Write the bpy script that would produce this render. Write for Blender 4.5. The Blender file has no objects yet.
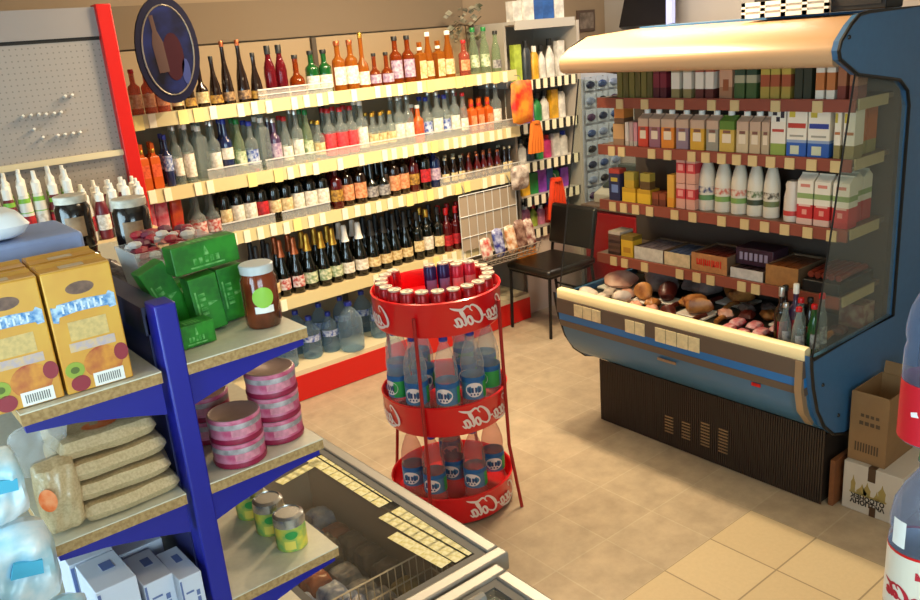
import bpy, math, random
from mathutils import Vector, Matrix
random.seed(7)
COL = bpy.context.scene.collection
PI = math.pi

# ------------------------------------------------------------------ camera model
F, PITCH, ROLL, YAW, EYE = 830.89, 0.30883, -0.082585, 0.660012, 2.0
_cy, _sy = math.cos(YAW), math.sin(YAW)
FW = Vector((_sy*math.cos(PITCH), _cy*math.cos(PITCH), -math.sin(PITCH)))
_r = Vector((_cy, -_sy, 0)); _u = _r.cross(FW)
RT = math.cos(ROLL)*_r + math.sin(ROLL)*_u
UP = -math.sin(ROLL)*_r + math.cos(ROLL)*_u
EYEV = Vector((0, 0, EYE))
def x_at(px, y, z):
    """world x of the point at depth plane y, height z, seen in image column px"""
    k = (px-460)*FW - F*RT
    return -(k.y*y + k.z*(z-EYE))/k.x
def y_at(px, x, z):
    k = (px-460)*FW - F*RT
    return -(k.x*x + k.z*(z-EYE))/k.y
def hit(px, py, axis, val):
    d = (px-460)*RT - (py-300)*UP + F*FW
    i = 'xyz'.index(axis)
    return EYEV + d*((val-EYEV[i])/d[i])

# ------------------------------------------------------------------ materials
def lin(h):
    if not isinstance(h, str): return tuple(h)
    h = h.lstrip('#')
    c = [int(h[i:i+2], 16)/255 for i in (0, 2, 4)]
    return tuple(v/12.92 if v <= .04045 else ((v+.055)/1.055)**2.4 for v in c)
MATS = {}
def mat(name, col='#808080', rough=.5, metal=0.0, noise=None, bump=0, alpha=1.0, emit=None, coat=0, col2=None, spec=.5):
    if name in MATS: return MATS[name]
    m = bpy.data.materials.new(name); m.use_nodes = True
    nt = m.node_tree; b = nt.nodes['Principled BSDF']
    c = lin(col)
    b.inputs['Base Color'].default_value = (*c, 1)
    b.inputs['Roughness'].default_value = rough
    b.inputs['Metallic'].default_value = metal
    b.inputs['Alpha'].default_value = alpha
    b.inputs['Coat Weight'].default_value = coat
    b.inputs['Specular IOR Level'].default_value = spec
    if emit:
        b.inputs['Emission Color'].default_value = (*lin(emit[0]), 1); b.inputs['Emission Strength'].default_value = emit[1]
    if noise or bump:
        tc = nt.nodes.new('ShaderNodeTexCoord'); n = nt.nodes.new('ShaderNodeTexNoise')
        n.inputs['Scale'].default_value = noise[0] if noise else 40
        n.inputs['Detail'].default_value = 4
        nt.links.new(tc.outputs['Object'], n.inputs['Vector'])
        if noise:
            r = nt.nodes.new('ShaderNodeValToRGB')
            a = noise[1]
            c2 = lin(col2) if col2 else tuple(v*(1-a) for v in c)
            r.color_ramp.elements[0].position = .38; r.color_ramp.elements[1].position = .62
            r.color_ramp.elements[0].color = (*c2, 1)
            r.color_ramp.elements[1].color = (*c, 1)
            nt.links.new(n.outputs['Fac'], r.inputs['Fac']); nt.links.new(r.outputs['Color'], b.inputs['Base Color'])
        if bump:
            bp = nt.nodes.new('ShaderNodeBump'); bp.inputs['Strength'].default_value = bump; bp.inputs['Distance'].default_value = .01
            nt.links.new(n.outputs['Fac'], bp.inputs['Height']); nt.links.new(bp.outputs['Normal'], b.inputs['Normal'])
    MATS[name] = m
    return m
def glass(name, tint='#eef6f6', body=.16, rough=.06, bodycol=None, ior=1.45):
    """thin see-through glass or plastic: tinted transparency under a fresnel gloss, with a little body of its own"""
    if name in MATS: return MATS[name]
    m = bpy.data.materials.new(name); m.use_nodes = True
    nt = m.node_tree; b = nt.nodes['Principled BSDF']; out = nt.nodes['Material Output']
    b.inputs['Base Color'].default_value = (*lin(bodycol or tint), 1); b.inputs['Roughness'].default_value = rough
    t = nt.nodes.new('ShaderNodeBsdfTransparent'); t.inputs['Color'].default_value = (*lin(tint), 1)
    fr = nt.nodes.new('ShaderNodeFresnel')
    ge = nt.nodes.new('ShaderNodeNewGeometry'); io = nt.nodes.new('ShaderNodeMapRange')   # one refractive index seen from either face of the wall
    io.inputs[3].default_value = ior; io.inputs[4].default_value = 1/ior
    nt.links.new(ge.outputs['Backfacing'], io.inputs[0]); nt.links.new(io.outputs[0], fr.inputs['IOR'])
    ma = nt.nodes.new('ShaderNodeMath'); ma.operation = 'ADD'; ma.use_clamp = True; ma.inputs[1].default_value = body
    mx = nt.nodes.new('ShaderNodeMixShader')
    nt.links.new(fr.outputs[0], ma.inputs[0]); nt.links.new(ma.outputs[0], mx.inputs[0])
    nt.links.new(t.outputs[0], mx.inputs[1]); nt.links.new(b.outputs[0], mx.inputs[2]); nt.links.new(mx.outputs[0], out.inputs['Surface'])
    MATS[name] = m
    return m

# ------------------------------------------------------------------ mesh building
class MB:
    def __init__(s): s.v = []; s.f = []; s.m = []
    def _add(s, vs, fs, m=0):
        n = len(s.v); s.v += [tuple(p) for p in vs]
        s.f += [tuple(i+n for i in q) for q in fs]; s.m += [m]*len(fs)
        return s
    def box(s, x0, x1, y0, y1, z0, z1, m=0):
        vs = [(x, y, z) for z in (z0, z1) for y in (y0, y1) for x in (x0, x1)]
        return s._add(vs, [(0, 2, 3, 1), (4, 5, 7, 6), (0, 1, 5, 4), (2, 6, 7, 3), (0, 4, 6, 2), (1, 3, 7, 5)], m)
    def prism(s, poly, axis, a0, a1, m=0):
        def P(p, a):
            return {'x': (a, p[0], p[1]), 'y': (p[0], a, p[1]), 'z': (p[0], p[1], a)}[axis]
        n = len(poly); vs = [P(p, a0) for p in poly] + [P(p, a1) for p in poly]
        fs = [tuple(range(n))[::-1], tuple(range(n, 2*n))] + [(i, (i+1) % n, n+(i+1) % n, n+i) for i in range(n)]
        return s._add(vs, fs, m)
    def lathe(s, prof, seg=16, m=0, c=(0, 0, 0), mats=None, arc=None, sx=1, sy=1):
        a0, a1 = arc or (0, 2*PI)
        full = arc is None
        k = seg if full else seg+1
        vs = []; fs = []; ms = []
        for r, z in prof:
            for i in range(k):
                a = a0+(a1-a0)*i/seg
                vs.append((c[0]+r*sx*math.cos(a), c[1]+r*sy*math.sin(a), c[2]+z))
        for j in range(len(prof)-1):
            for i in range(seg):
                i2 = (i+1) % k
                if prof[j][0] < 1e-6 and prof[j+1][0] < 1e-6: continue
                fs.append((j*k+i, j*k+i2, (j+1)*k+i2, (j+1)*k+i)); ms.append(mats[j] if mats else m)
        n = len(s.v); s.v += vs; s.f += [tuple(i+n for i in q) for q in fs]; s.m += ms
        return s
    def cyl(s, x, y, z0, z1, r, seg=16, m=0):
        return s.lathe([(1e-4, z0), (r, z0), (r, z1), (1e-4, z1)], seg, m, (x, y, 0))
    def tube(s, pts, r, seg=8, m=0, closed=False):
        pts = [Vector(p) for p in pts]; n = len(pts); rings = []
        ref = None
        for i, p in enumerate(pts):
            if closed: t = pts[(i+1) % n]-pts[i-1]
            else: t = pts[min(i+1, n-1)]-pts[max(i-1, 0)]
            t.normalize()
            if ref is None: ref = Vector((0, 0, 1)) if abs(t.z) < .9 else Vector((1, 0, 0))
            a = t.cross(ref); 
            if a.length < 1e-4: a = t.cross(Vector((0, 1, 0)))
            a.normalize(); b = t.cross(a); ref = b.cross(t) if False else ref
            rings.append([p+r*(math.cos(2*PI*k/seg)*a+math.sin(2*PI*k/seg)*b) for k in range(seg)])
        vs = [q for rg in rings for q in rg]; fs = []
        for i in range(n if closed else n-1):
            i2 = (i+1) % n
            fs += [(i*seg+k, i*seg+(k+1) % seg, i2*seg+(k+1) % seg, i2*seg+k) for k in range(seg)]
        if not closed: fs += [tuple(range(seg))[::-1], tuple(range((n-1)*seg, n*seg))]
        return s._add(vs, fs, m)
    def quad(s, a, b, c, d, m=0): return s._add([a, b, c, d], [(0, 1, 2, 3)], m)
    def ribbon(s, pts, w, fn, m=0):
        """flat stroke along 2-D points (u, v, width factor) mapped by fn to 3-D"""
        n = len(pts); vs = []
        for i in range(n):
            a = pts[max(i-1, 0)]; b = pts[min(i+1, n-1)]
            du, dv = b[0]-a[0], b[1]-a[1]; L = math.hypot(du, dv) or 1
            h = w*pts[i][2]/2
            vs += [fn(pts[i][0]-dv/L*h, pts[i][1]+du/L*h), fn(pts[i][0]+dv/L*h, pts[i][1]-du/L*h)]
        return s._add(vs, [(2*i, 2*i+1, 2*i+3, 2*i+2) for i in range(n-1)], m)
    def pillow(s, w, d, h, n=12, p=3, crumple=0, seed=0, m=0, c=(0, 0, 0)):
        """a filled flat bag lying on its side: sealed rim, puffed middle"""
        rnd = random.Random(seed); ph = [rnd.uniform(0, 6.28) for _ in range(6)]
        def zz(u, v, sgn):
            t = max(0, (1-abs(u)**p))*max(0, (1-abs(v)**p))
            k = 1+crumple*(math.sin(5*u+ph[0]+3*v)+math.sin(7*v+ph[1])+.7*math.sin(11*u-6*v+ph[2]))
            if sgn < 0: k = min(k, 1)
            return c[2]+h/2+sgn*h/2*(t**.45)*k
        vs = []; fs = []
        for sgn in (1, -1):
            o = len(vs)
            for j in range(n+1):
                for i in range(n+1):
                    u, v = -1+2*i/n, -1+2*j/n
                    e = 1-.10*(abs(u*v)**2)
                    vs.append((c[0]+u*w/2*e*(1+crumple*.25*math.sin(6*v+ph[3])), c[1]+v*d/2*e*(1+crumple*.25*math.sin(6*u+ph[4])), zz(u, v, sgn)))
            for j in range(n):
                for i in range(n):
                    q = (o+j*(n+1)+i, o+j*(n+1)+i+1, o+(j+1)*(n+1)+i+1, o+(j+1)*(n+1)+i)
                    fs.append(q if sgn > 0 else q[::-1])
        return s._add(vs, fs, m)
    def ball(s, c, r, seg=12, rings=7, m=0, sx=1, sy=1, sz=1):
        prof = [(r*math.sin(PI*i/rings)+1e-5, -r*sz*math.cos(PI*i/rings)) for i in range(rings+1)]
        return s.lathe(prof, seg, m, c, sx=sx, sy=sy)
    def xf(s, M, start=0):
        s.v[start:] = [tuple(M @ Vector(p)) for p in s.v[start:]]; return s
    def mesh(s, name, mats, smooth=True, ang=35):
        me = bpy.data.meshes.new(name); me.from_pydata(s.v, [], s.f); me.update()
        mats = mats if isinstance(mats, (list, tuple)) else [mats]
        for x in mats: me.materials.append(x)
        me.polygons.foreach_set('material_index', s.m)
        if smooth:
            me.shade_smooth(); me.set_sharp_from_angle(angle=math.radians(ang))
        return me
    def build(s, name, mats, parent=None, loc=(0, 0, 0), rotz=0, bevel=0, smooth=True, ang=35):
        return link(name, s.mesh(name, mats, smooth, ang), parent, loc, rotz, bevel)
def link(name, me, parent=None, loc=(0, 0, 0), rotz=0, bevel=0):
    o = bpy.data.objects.new(name, me); COL.objects.link(o)
    o.parent = parent; o.location = loc; o.rotation_euler = (0, 0, rotz)
    if bevel:
        b = o.modifiers.new('bevel', 'BEVEL'); b.width = bevel; b.segments = 2; b.limit_method = 'ANGLE'; b.angle_limit = math.radians(40)
    return o
def box(x0, x1, y0, y1, z0, z1, m=0): return MB().box(x0, x1, y0, y1, z0, z1, m)
def tag(o, label, cat, group=None, kind=None):
    o['label'] = label; o['category'] = cat
    if group: o['group'] = group
    if kind: o['kind'] = kind
    return o
def empty(name, loc, label=None, cat=None, group=None, rotz=0):
    o = bpy.data.objects.new(name, None); COL.objects.link(o); o.location = loc; o.rotation_euler = (0, 0, rotz); o.empty_display_size = .05
    if label: tag(o, label, cat, group)
    return o
def struct(mb, name, mats, bevel=0, smooth=False):
    o = mb.build(name, mats, bevel=bevel, smooth=smooth); o['kind'] = 'structure'; return o

ORD = 'zeroth first second third fourth fifth sixth seventh eighth ninth tenth eleventh twelfth thirteenth fourteenth fifteenth sixteenth seventeenth eighteenth nineteenth twentieth'.split()
FAM = {}
def reg(o, desc, cat, group, place, key, anchor):
    """things of a repeated kind: labelled at the end, counted along their row from a landmark"""
    o['category'] = cat; o['group'] = group
    FAM.setdefault((desc, place, anchor), []).append((key, o))
def finish_labels():
    for (desc, place, anchor), lst in FAM.items():
        lst.sort(key=lambda t: t[0])
        for i, (k, o) in enumerate(lst):
            n = len(lst)
            if n == 1: o['label'] = f'{desc} {place}'
            else:
                w = (ORD[i+1] if i < 20 else f'{i+1}th')
                o['label'] = f'{desc} {place}, {w} {anchor}'

def text_mesh(txt, size, mirror=True, bold=0):
    cu = bpy.data.curves.new('lettering', 'FONT'); cu.body = txt; cu.size = size; cu.align_x = 'CENTER'; cu.align_y = 'CENTER'
    cu.offset = bold; cu.resolution_u = 3
    ob = bpy.data.objects.new('lettering', cu); COL.objects.link(ob)
    dg = bpy.context.evaluated_depsgraph_get()
    me = bpy.data.meshes.new_from_object(ob.evaluated_get(dg))
    vs = [((-v.co.x if mirror else v.co.x), v.co.y) for v in me.vertices]
    fs = [tuple(p.vertices)[::-1] if mirror else tuple(p.vertices) for p in me.polygons]
    bpy.data.objects.remove(ob); bpy.data.curves.remove(cu); bpy.data.meshes.remove(me)
    return vs, fs
def text_on(fn, txt, size, mirror=True, bold=0):
    vs, fs = text_mesh(txt, size, mirror, bold)
    b = MB(); b._add([fn(u, v) for u, v in vs], fs); return b

# flowing script lettering of the red drinks rack, drawn as pen strokes
def smooth_pts(p, k=5):
    out = []
    n = len(p)
    for i in range(n-1):
        a, b, c, d = p[max(i-1, 0)], p[i], p[i+1], p[min(i+2, n-1)]
        for j in range(k):
            t = j/k
            out.append(tuple(.5*(2*b[q]+(c[q]-a[q])*t+(2*a[q]-5*b[q]+4*c[q]-d[q])*t*t+(3*b[q]-a[q]-3*c[q]+d[q])*t**3) for q in range(3)))
    out.append(p[-1]); return out
def script_strokes():
    S = []
    def oval(cx, cy, rx, ry, a0=0, a1=360):
        S.append([(cx+rx*math.cos(math.radians(a)), cy+ry*math.sin(math.radians(a)), 1+.5*abs(math.sin(math.radians(a/2)))) for a in [a0+(a1-a0)*i/14 for i in range(15)]])
    def big_c(x):
        S.append([(x+1.05, 1.35, .5), (x+1.22, 1.7, .8), (x+1.0, 1.98, .9), (x+.6, 1.85, 1.1), (x+.22, 1.3, 1.7), (x+.1, .7, 1.9), (x+.28, .2, 1.5), (x+.7, 0, 1.1), (x+1.15, .25, .8), (x+1.35, .55, .4)])
    big_c(0); oval(1.62, .45, .24, .42, 0, 360); S.append([(2.35, .75, .8), (2.2, .9, 1), (2.0, .6, 1.5), (2.02, .2, 1.4), (2.25, .03, 1), (2.55, .35, .5)])
    oval(2.85, .45, .25, .42, 0, 360); S.append([(3.12, .9, 1.2), (3.06, .3, 1.4), (3.2, .03, 1), (3.45, .35, .5)])
    S.append([(3.4, .5, 1), (3.75, .58, 1)])
    big_c(3.8); S.append([(4.9, 1.75, .8), (5.3, 1.95, 1.2), (5.9, 1.7, 1.5), (6.6, 1.85, 1.2), (7.0, 2.05, .4)])
    oval(5.42, .45, .24, .42, 0, 360)
    S.append([(5.75, .3, .6), (6.1, 1.1, .8), (6.15, 1.65, .9), (6.0, 1.7, 1.1), (5.9, 1.1, 1.6), (5.92, .3, 1.5), (6.1, .03, .9), (6.3, .3, .5)])
    oval(6.6, .45, .25, .42, 0, 360); S.append([(6.87, .9, 1.2), (6.8, .3, 1.4), (6.95, .03, 1), (7.2, .35, .5)])
    S.append([(.7, 0, .8), (1.2, -.2, 1.4), (2.0, -.35, 1.6), (2.9, -.2, .9), (3.3, -.1, .3)])
    return [smooth_pts([(u+.28*v-3.7, v-.8, w) for u, v, w in st], 4) for st in S]
SCRIPT = script_strokes()
def script_on(fn, scale, w=.16):
    b = MB()
    for st in SCRIPT:
        b.ribbon([(-u*scale, v*scale, k) for u, v, k in st], w*scale, fn)
    return b

# common materials
m_white = mat('white_plastic', '#e8e4da', .4)
m_black = mat('black_plastic', '#141414', .45)
m_red = mat('red_gloss_plastic', '#d8101a', .28, coat=.3)
m_redpaint = mat('red_painted_metal', '#c81410', .35)
m_cream = mat('cream_metal', '#d8cba8', .45)
m_strip = mat('cream_price_strip', '#cfbf8e', .45)
m_tag = mat('price_tag_paper', '#f6edcf', .6)
m_dark = mat('dark_gap', '#1c1814', .7)
m_steel = mat('brushed_steel', '#a8a8a6', .35, .9)
m_chrome = mat('white_wire', '#dcdcd8', .35, .2)
m_blue = mat('blue_painted_metal', '#161a88', .38)
m_shelfpl = mat('pegboard_beige', '#9c886c', .7)
m_clear = glass('clear_glass', '#eef4f2', .10)
m_pet = glass('clear_pet_plastic', '#f4f7f7', .09, .1, '#f0ecea')
m_film = glass('clear_film', '#f4f6f6', .16, .2, '#ffffff')
m_acryl = glass('acrylic', '#f4f4ee', .12, .08, '#ffffff')
m_whitecap = mat('white_cap', '#f0ece2', .4)
m_silver = mat('silver_foil', '#c8c4bc', .3, .8)
m_gold = mat('gold_foil', '#c89a3c', .3, .8)
m_copper = mat('copper_foil', '#b0603a', .3, .7)

# ------------------------------------------------------------------ camera, light, room
cam = bpy.data.cameras.new('camera'); cam.sensor_fit = 'HORIZONTAL'; cam.sensor_width = 36; cam.lens = 36*F/920; cam.clip_start = .05
co = bpy.data.objects.new('camera', cam); COL.objects.link(co)
co.matrix_world = Matrix((( RT.x, UP.x, -FW.x, 0), (RT.y, UP.y, -FW.y, 0), (RT.z, UP.z, -FW.z, EYE), (0, 0, 0, 1)))
sc = bpy.context.scene; sc.camera = co
sc.view_settings.view_transform = 'Standard'; sc.view_settings.look = 'None'; sc.view_settings.gamma = 1
sc.view_settings.use_curve_mapping = False
sc.view_settings.exposure = 0.0
sc.cycles.max_bounces = 8; sc.cycles.transparent_max_bounces = 24; sc.cycles.use_denoising = True
sc.cycles.caustics_reflective = False; sc.cycles.caustics_refractive = False
w = bpy.data.worlds.new('daylight'); sc.world = w; w.use_nodes = True
w.node_tree.nodes['Background'].inputs[0].default_value = (.62, .78, 1, 1); w.node_tree.nodes['Background'].inputs[1].default_value = 2.0

X0, X1, Y0, Y1, ZC = -1.6, 5.4, -1.6, 4.75, 2.9
def floor_mat(name, c1, c2, mortar, nscale, var):
    m = bpy.data.materials.new(name); m.use_nodes = True; nt = m.node_tree; b = nt.nodes['Principled BSDF']
    tc = nt.nodes.new('ShaderNodeTexCoord'); mp = nt.nodes.new('ShaderNodeMapping')
    mp.inputs['Location'].default_value = (-2.77+.29*40, -1.695+.29*40, 0)
    br = nt.nodes.new('ShaderNodeTexBrick'); br.offset = 0; br.squash = 1
    br.inputs['Scale'].default_value = 1; br.inputs['Brick Width'].default_value = .29; br.inputs['Row Height'].default_value = .29
    br.inputs['Mortar Size'].default_value = .0035; br.inputs['Mortar Smooth'].default_value = .2
    br.inputs['Color1'].default_value = (*lin(c1), 1); br.inputs['Color2'].default_value = (*lin(c2), 1); br.inputs['Mortar'].default_value = (*lin(mortar), 1)
    n = nt.nodes.new('ShaderNodeTexNoise'); n.inputs['Scale'].default_value = nscale; n.inputs['Detail'].default_value = 8; n.inputs['Roughness'].default_value = .65
    mr = nt.nodes.new('ShaderNodeMapRange'); mr.inputs[1].default_value = .3; mr.inputs[2].default_value = .7; mr.inputs[3].default_value = 1-var; mr.inputs[4].default_value = 1+var*.4
    mx = nt.nodes.new('ShaderNodeMix'); mx.data_type = 'RGBA'; mx.blend_type = 'MULTIPLY'; mx.inputs[0].default_value = 1
    nt.links.new(tc.outputs['Object'], mp.inputs['Vector']); nt.links.new(mp.outputs[0], br.inputs['Vector']); nt.links.new(tc.outputs['Object'], n.inputs['Vector'])
    nt.links.new(n.outputs['Fac'], mr.inputs[0]); nt.links.new(br.outputs['Color'], mx.inputs[6]); nt.links.new(mr.outputs[0], mx.inputs[7]); nt.links.new(mx.outputs[2], b.inputs['Base Color'])
    b.inputs['Roughness'].default_value = .38
    return m
f_stone = floor_mat('stone_tile', '#b2a28a', '#aa9981', '#b6a890', 9, .24)
f_plain = floor_mat('plain_tile', '#c4b290', '#bfac8a', '#8f7f66', 60, .06)
fl = MB()
PX_, PY_ = 2.77, 1.695
fl.box(X0, PX_, Y0, PY_, -.1, 0, 1); fl.box(PX_, X1, Y0, PY_, -.1, 0, 0); fl.box(X0, X1, PY_, Y1, -.1, 0, 0)
struct(fl, 'floor', [f_stone, f_plain])
m_wall = mat('wall_paint', '#9c8870', .8, noise=(3, .05)); m_wall2 = mat('wall_paint_grey', '#b9b1a8', .8, noise=(3, .05))
m_ceil = mat('ceiling_paint', '#c4b6a2', .85)
struct(box(X0-.1, X1+.1, Y1, Y1+.1, 0, ZC), 'wall_back', m_wall)
struct(box(X1, X1+.1, Y0, Y1, 0, ZC), 'wall_right', m_wall2)
wq = MB()
wq.box(X0-.1, -1.2, Y0-.1, Y0, 0, ZC); wq.box(.6, X1+.1, Y0-.1, Y0, 0, ZC); wq.box(-1.2, .6, Y0-.1, Y0, 0, .7); wq.box(-1.2, .6, Y0-.1, Y0, 2.5, ZC)
struct(wq, 'wall_front', m_wall2)
wf = MB()
for a, b in ((-1.2, -1.14), (-.33, -.27), (.54, .6)): wf.box(a, b, Y0-.08, Y0-.02, .7, 2.5)
wf.box(-1.2, .6, Y0-.08, Y0-.02, .7, .76); wf.box(-1.2, .6, Y0-.08, Y0-.02, 2.44, 2.5)
win2 = struct(wf, 'added_fill_window', m_white)  # unseen window added behind the camera to light the faces turned its way
box(-1.14, .54, Y0-.055, Y0-.045, .76, 2.44).build('pane', m_clear, win2)
wl = MB()
wl.box(X0-.1, X0, Y0, -.6, 0, ZC); wl.box(X0-.1, X0, 2.4, Y1, 0, ZC); wl.box(X0-.1, X0, -.6, 2.4, 0, .8); wl.box(X0-.1, X0, -.6, 2.4, 2.4, ZC)
struct(wl, 'wall_left', m_wall2)
wf = MB()
for a, b in ((-.6, -.54), (.87, .93), (2.34, 2.4)): wf.box(X0-.08, X0-.02, a, b, .8, 2.4)
wf.box(X0-.08, X0-.02, -.6, 2.4, .8, .86); wf.box(X0-.08, X0-.02, -.6, 2.4, 2.34, 2.4)
win = struct(wf, 'window_1', m_white)
pane = box(X0-.055, X0-.045, -.54, 2.34, .86, 2.34).build('pane', m_clear, win)
struct(box(X0-.1, X1+.1, Y0-.1, Y1+.1, ZC, ZC+.1), 'ceiling', m_ceil)

WARM = (1, .77, .48)
def area(name, loc, sx, sy, power, col, rot=(0, 0, 0)):
    l = bpy.data.lights.new(name, 'AREA'); l.shape = 'RECTANGLE'; l.size = sx; l.size_y = sy; l.energy = power; l.color = col
    o = bpy.data.objects.new(name, l); COL.objects.link(o); o.location = loc; o.rotation_euler = rot; return o
m_lampw = mat('lamp_diffuser', '#fff2d8', .5, emit=('#ffdca0', 3))
def ceiling_lamp(x, y, along, L, power, label, col=WARM):
    t = empty('ceiling_lamp', (x, y, ZC-.07), label, 'ceiling lamp', 'tube lamps on the ceiling')
    a, b = (L/2, .09) if along == 'x' else (.09, L/2)
    box(-a, a, -b, b, .03, .07).build('housing', m_white, t)
    box(-a+.01, a-.01, -b+.01, b-.01, 0, .03).build('diffuser', m_lampw, t)
    area('lamp_light', (x, y, ZC-.09), 2*a, 2*b, power, col)
ceiling_lamp(2.45, 3.35, 'x', 1.5, 62, 'tube lamp on the ceiling in front of the liquor shelves')
ceiling_lamp(2.86, 2.74, 'y', .4, 74, 'short tube lamp on the ceiling before the dairy cooler')
ceiling_lamp(1.9, .2, 'x', 1.2, 15, 'added fill tube lamp on the ceiling over the freezers')  # added as fill for the right and front sides
ceiling_lamp(4.6, 3.3, 'y', 1.2, 22, 'tube lamp on the ceiling over the red counter', (1, .88, .74))
area('window_daylight', (X0-.35, .9, 1.65), 1.5, 2.8, 190, (.66, .84, 1), (0, -PI/2, 0))
area('window_daylight', (-.3, Y0-.35, 1.65), 1.8, 1.6, 110, (.70, .86, 1), (PI/2, 0, 0))  # cool fill through the added window behind the camera

# things on the walls behind
po = empty('poster', tuple((hit(586, 20, 'y', Y1-.012))), 'small dark framed picture on the wall beside the household shelf', 'picture')
box(-.10, .10, -.004, .01, -.085, .075).build('frame', mat('brown_frame', '#5b4a42', .5), po)
box(-.08, .08, -.008, -.004, -.065, .055).build('print', mat('print', '#8d7f74', .6, noise=(14, .6)), po)
a, b, c = hit(622, 27, 'x', X1-.25), hit(663, 21, 'x', X1-.25), hit(673, 0, 'x', X1-.25)
tv = empty('wall_screen', (X1, (a.y+b.y)/2, a.z), 'dark screen hung high on the far wall with a bright edge', 'screen')
hw = (a.y-b.y)/2+.03
p = MB(); p.prism([(-.25, .0), (-.21, -.02), (-.06, .42), (-.10, .44)], 'y', -hw, hw)
p.build('panel', mat('screen_black', '#17171c', .25), tv)
box(-.255, -.215, -hw-.05, -hw, -.01, .4).build('glint_edge', mat('painted_glint', '#b8bce0', .3, emit=('#a8b4ff', .8)), tv)  # faint emission stands in for reflections along the screen edge
box(-.1, 0, -.05, .05, .1, .3).build('bracket', m_black, tv)
# ------------------------------------------------------------------ liquor wall shelving
YF, YB = 4.2, 4.66
SX0, SX1 = 1.30, 3.90
SH = {1: 1.742, 2: 1.372, 3: 1.076, 4: .636}
ls = empty('wall_shelving', (SX0, YB, 0), 'long beige wall shelving unit of liquor with cream price strips and red base', 'shelving')
ox, oy = -SX0, -YB
bk = MB(); bk.box(SX0+ox, SX1+ox, -.02, 0, 0, 2.05); bk.build('back_panel', m_shelfpl, ls)
for x in (SX0+.01, 2.62, SX1-.03):
    box(x+ox, x+ox+.03, -.045, -.021, 0, 2.05).build('upright', mat('upright_grey', '#4a4036', .6), ls)
box(SX1+ox, SX1+ox+.02, YF+.06+oy, 0, 0, 1.62).build('end_panel', mat('end_panel_grey', '#6e6256', .6), ls)
tag_me = box(-.018, .018, -.006, 0, -.034, .032).mesh('price_tag', m_tag, False)
tag2_me = box(-.024, .024, -.006, 0, -.036, .034).mesh('price_tag', mat('price_tag_yellow', '#f2dc8c', .6), False)
def tags(parent, x0, x1, y, z, step, skip, wide=.2):
    x = x0; n = 0
    while x < x1:
        if random.random() > skip:
            link('price_tag', tag2_me if random.random() < wide else tag_me, parent, (x+random.uniform(-.008, .008), y, z+random.uniform(-.004, .004)))
        x += step
m_board = mat('shelf_cream', '#c9b48a', .5)
for k, z in SH.items():
    x0 = SX0+.02
    s = box(x0+ox, SX1+ox-.005, YF+.012+oy, -.046, z-.03, z).build('shelf', m_board, ls)
    st = MB(); st.prism([(YF+oy, z-.062), (YF+.012+oy, z-.062), (YF+.012+oy, z+.006), (YF+.004+oy, z+.006)], 'x', x0+ox, SX1+ox-.005)
    st.build('price_strip', m_strip, s)
    tags(s, x0+ox+.05, SX1+ox-.04, YF+oy, z-.028, .078, .12 if k < 4 else .45)
    # clear risers with pale rails holding the bottles back
    segs = {1: [(258, 332)], 2: [(208, 262), (266, 352), (352, 520)], 3: [(222, 275), (282, 330), (440, 520)], 4: []}[k]
    for a, b in segs:
        xa, xb = x_at(a, YF+.02, z+.03)+ox, x_at(b, YF+.02, z+.03)+ox
        f = MB(); f.box(xa, xb, YF+.014+oy, YF+.017+oy, z, z+.055); f.build('riser', m_acryl, s)
        r = MB(); r.box(xa, xb, YF+.011+oy, YF+.019+oy, z+.055, z+.062)
        if k == 1: r.box(xa, xb, YF+.011+oy, YF+.0139+oy, z+.028, z+.033)
        r.build('rail', m_chrome, s)
base = box(SX0+.02+ox, SX1+ox-.005, YF+oy, -.046, .16, .19).build('base_shelf', m_cream, ls)
box(SX0+.02+ox, SX1+ox-.005, YF-.004+oy, YF+.016+oy, .004, .160).build('base_front', m_redpaint, ls)
# grey upper backing panel on the wall above
box(SX0+ox, SX1+ox, .06, .085, 2.06, 2.28).build('top_panel', mat('top_panel', '#7d6c58', .8), ls)

# bottle shapes: (radius, height) outlines in fractions of R and H up to the cap
SHAPES = {
 'wine':   [(.0, 0), (.95, 0), (1, .02), (1, .60), (.93, .66), (.55, .72), (.40, .77), (.38, 1)],
 'champ':  [(.0, 0), (.95, 0), (1, .02), (1, .42), (.92, .52), (.62, .66), (.42, .78), (.36, 1)],
 'vodka':  [(.0, 0), (.95, 0), (1, .02), (1, .60), (.92, .65), (.50, .71), (.42, .75), (.40, 1)],
 'brandy': [(.0, 0), (.9, 0), (1, .03), (1, .38), (.85, .46), (.45, .54), (.36, .60), (.33, 1)],
 'bell':   [(.0, 0), (.95, 0), (1, .03), (.96, .2), (.75, .45), (.42, .65), (.32, .75), (.30, 1)],
 'square': [(.0, 0), (.95, 0), (1, .02), (1, .66), (.9, .70), (.42, .74), (.40, 1)],
 'slim':   [(.0, 0), (.95, 0), (1, .02), (.92, .35), (.8, .6), (.5, .75), (.42, .82), (.40, 1)],
 'tall':   [(.0, 0), (.95, 0), (1, .01), (1, .55), (.9, .66), (.55, .8), (.45, .86), (.44, 1)],
 'jug':    [(.0, 0), (.9, 0), (1, .03), (1, .25), (.96, .27), (1, .29), (1, .62), (.9, .72), (.5, .86), (.28, .91), (.27, 1)],
}
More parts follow.
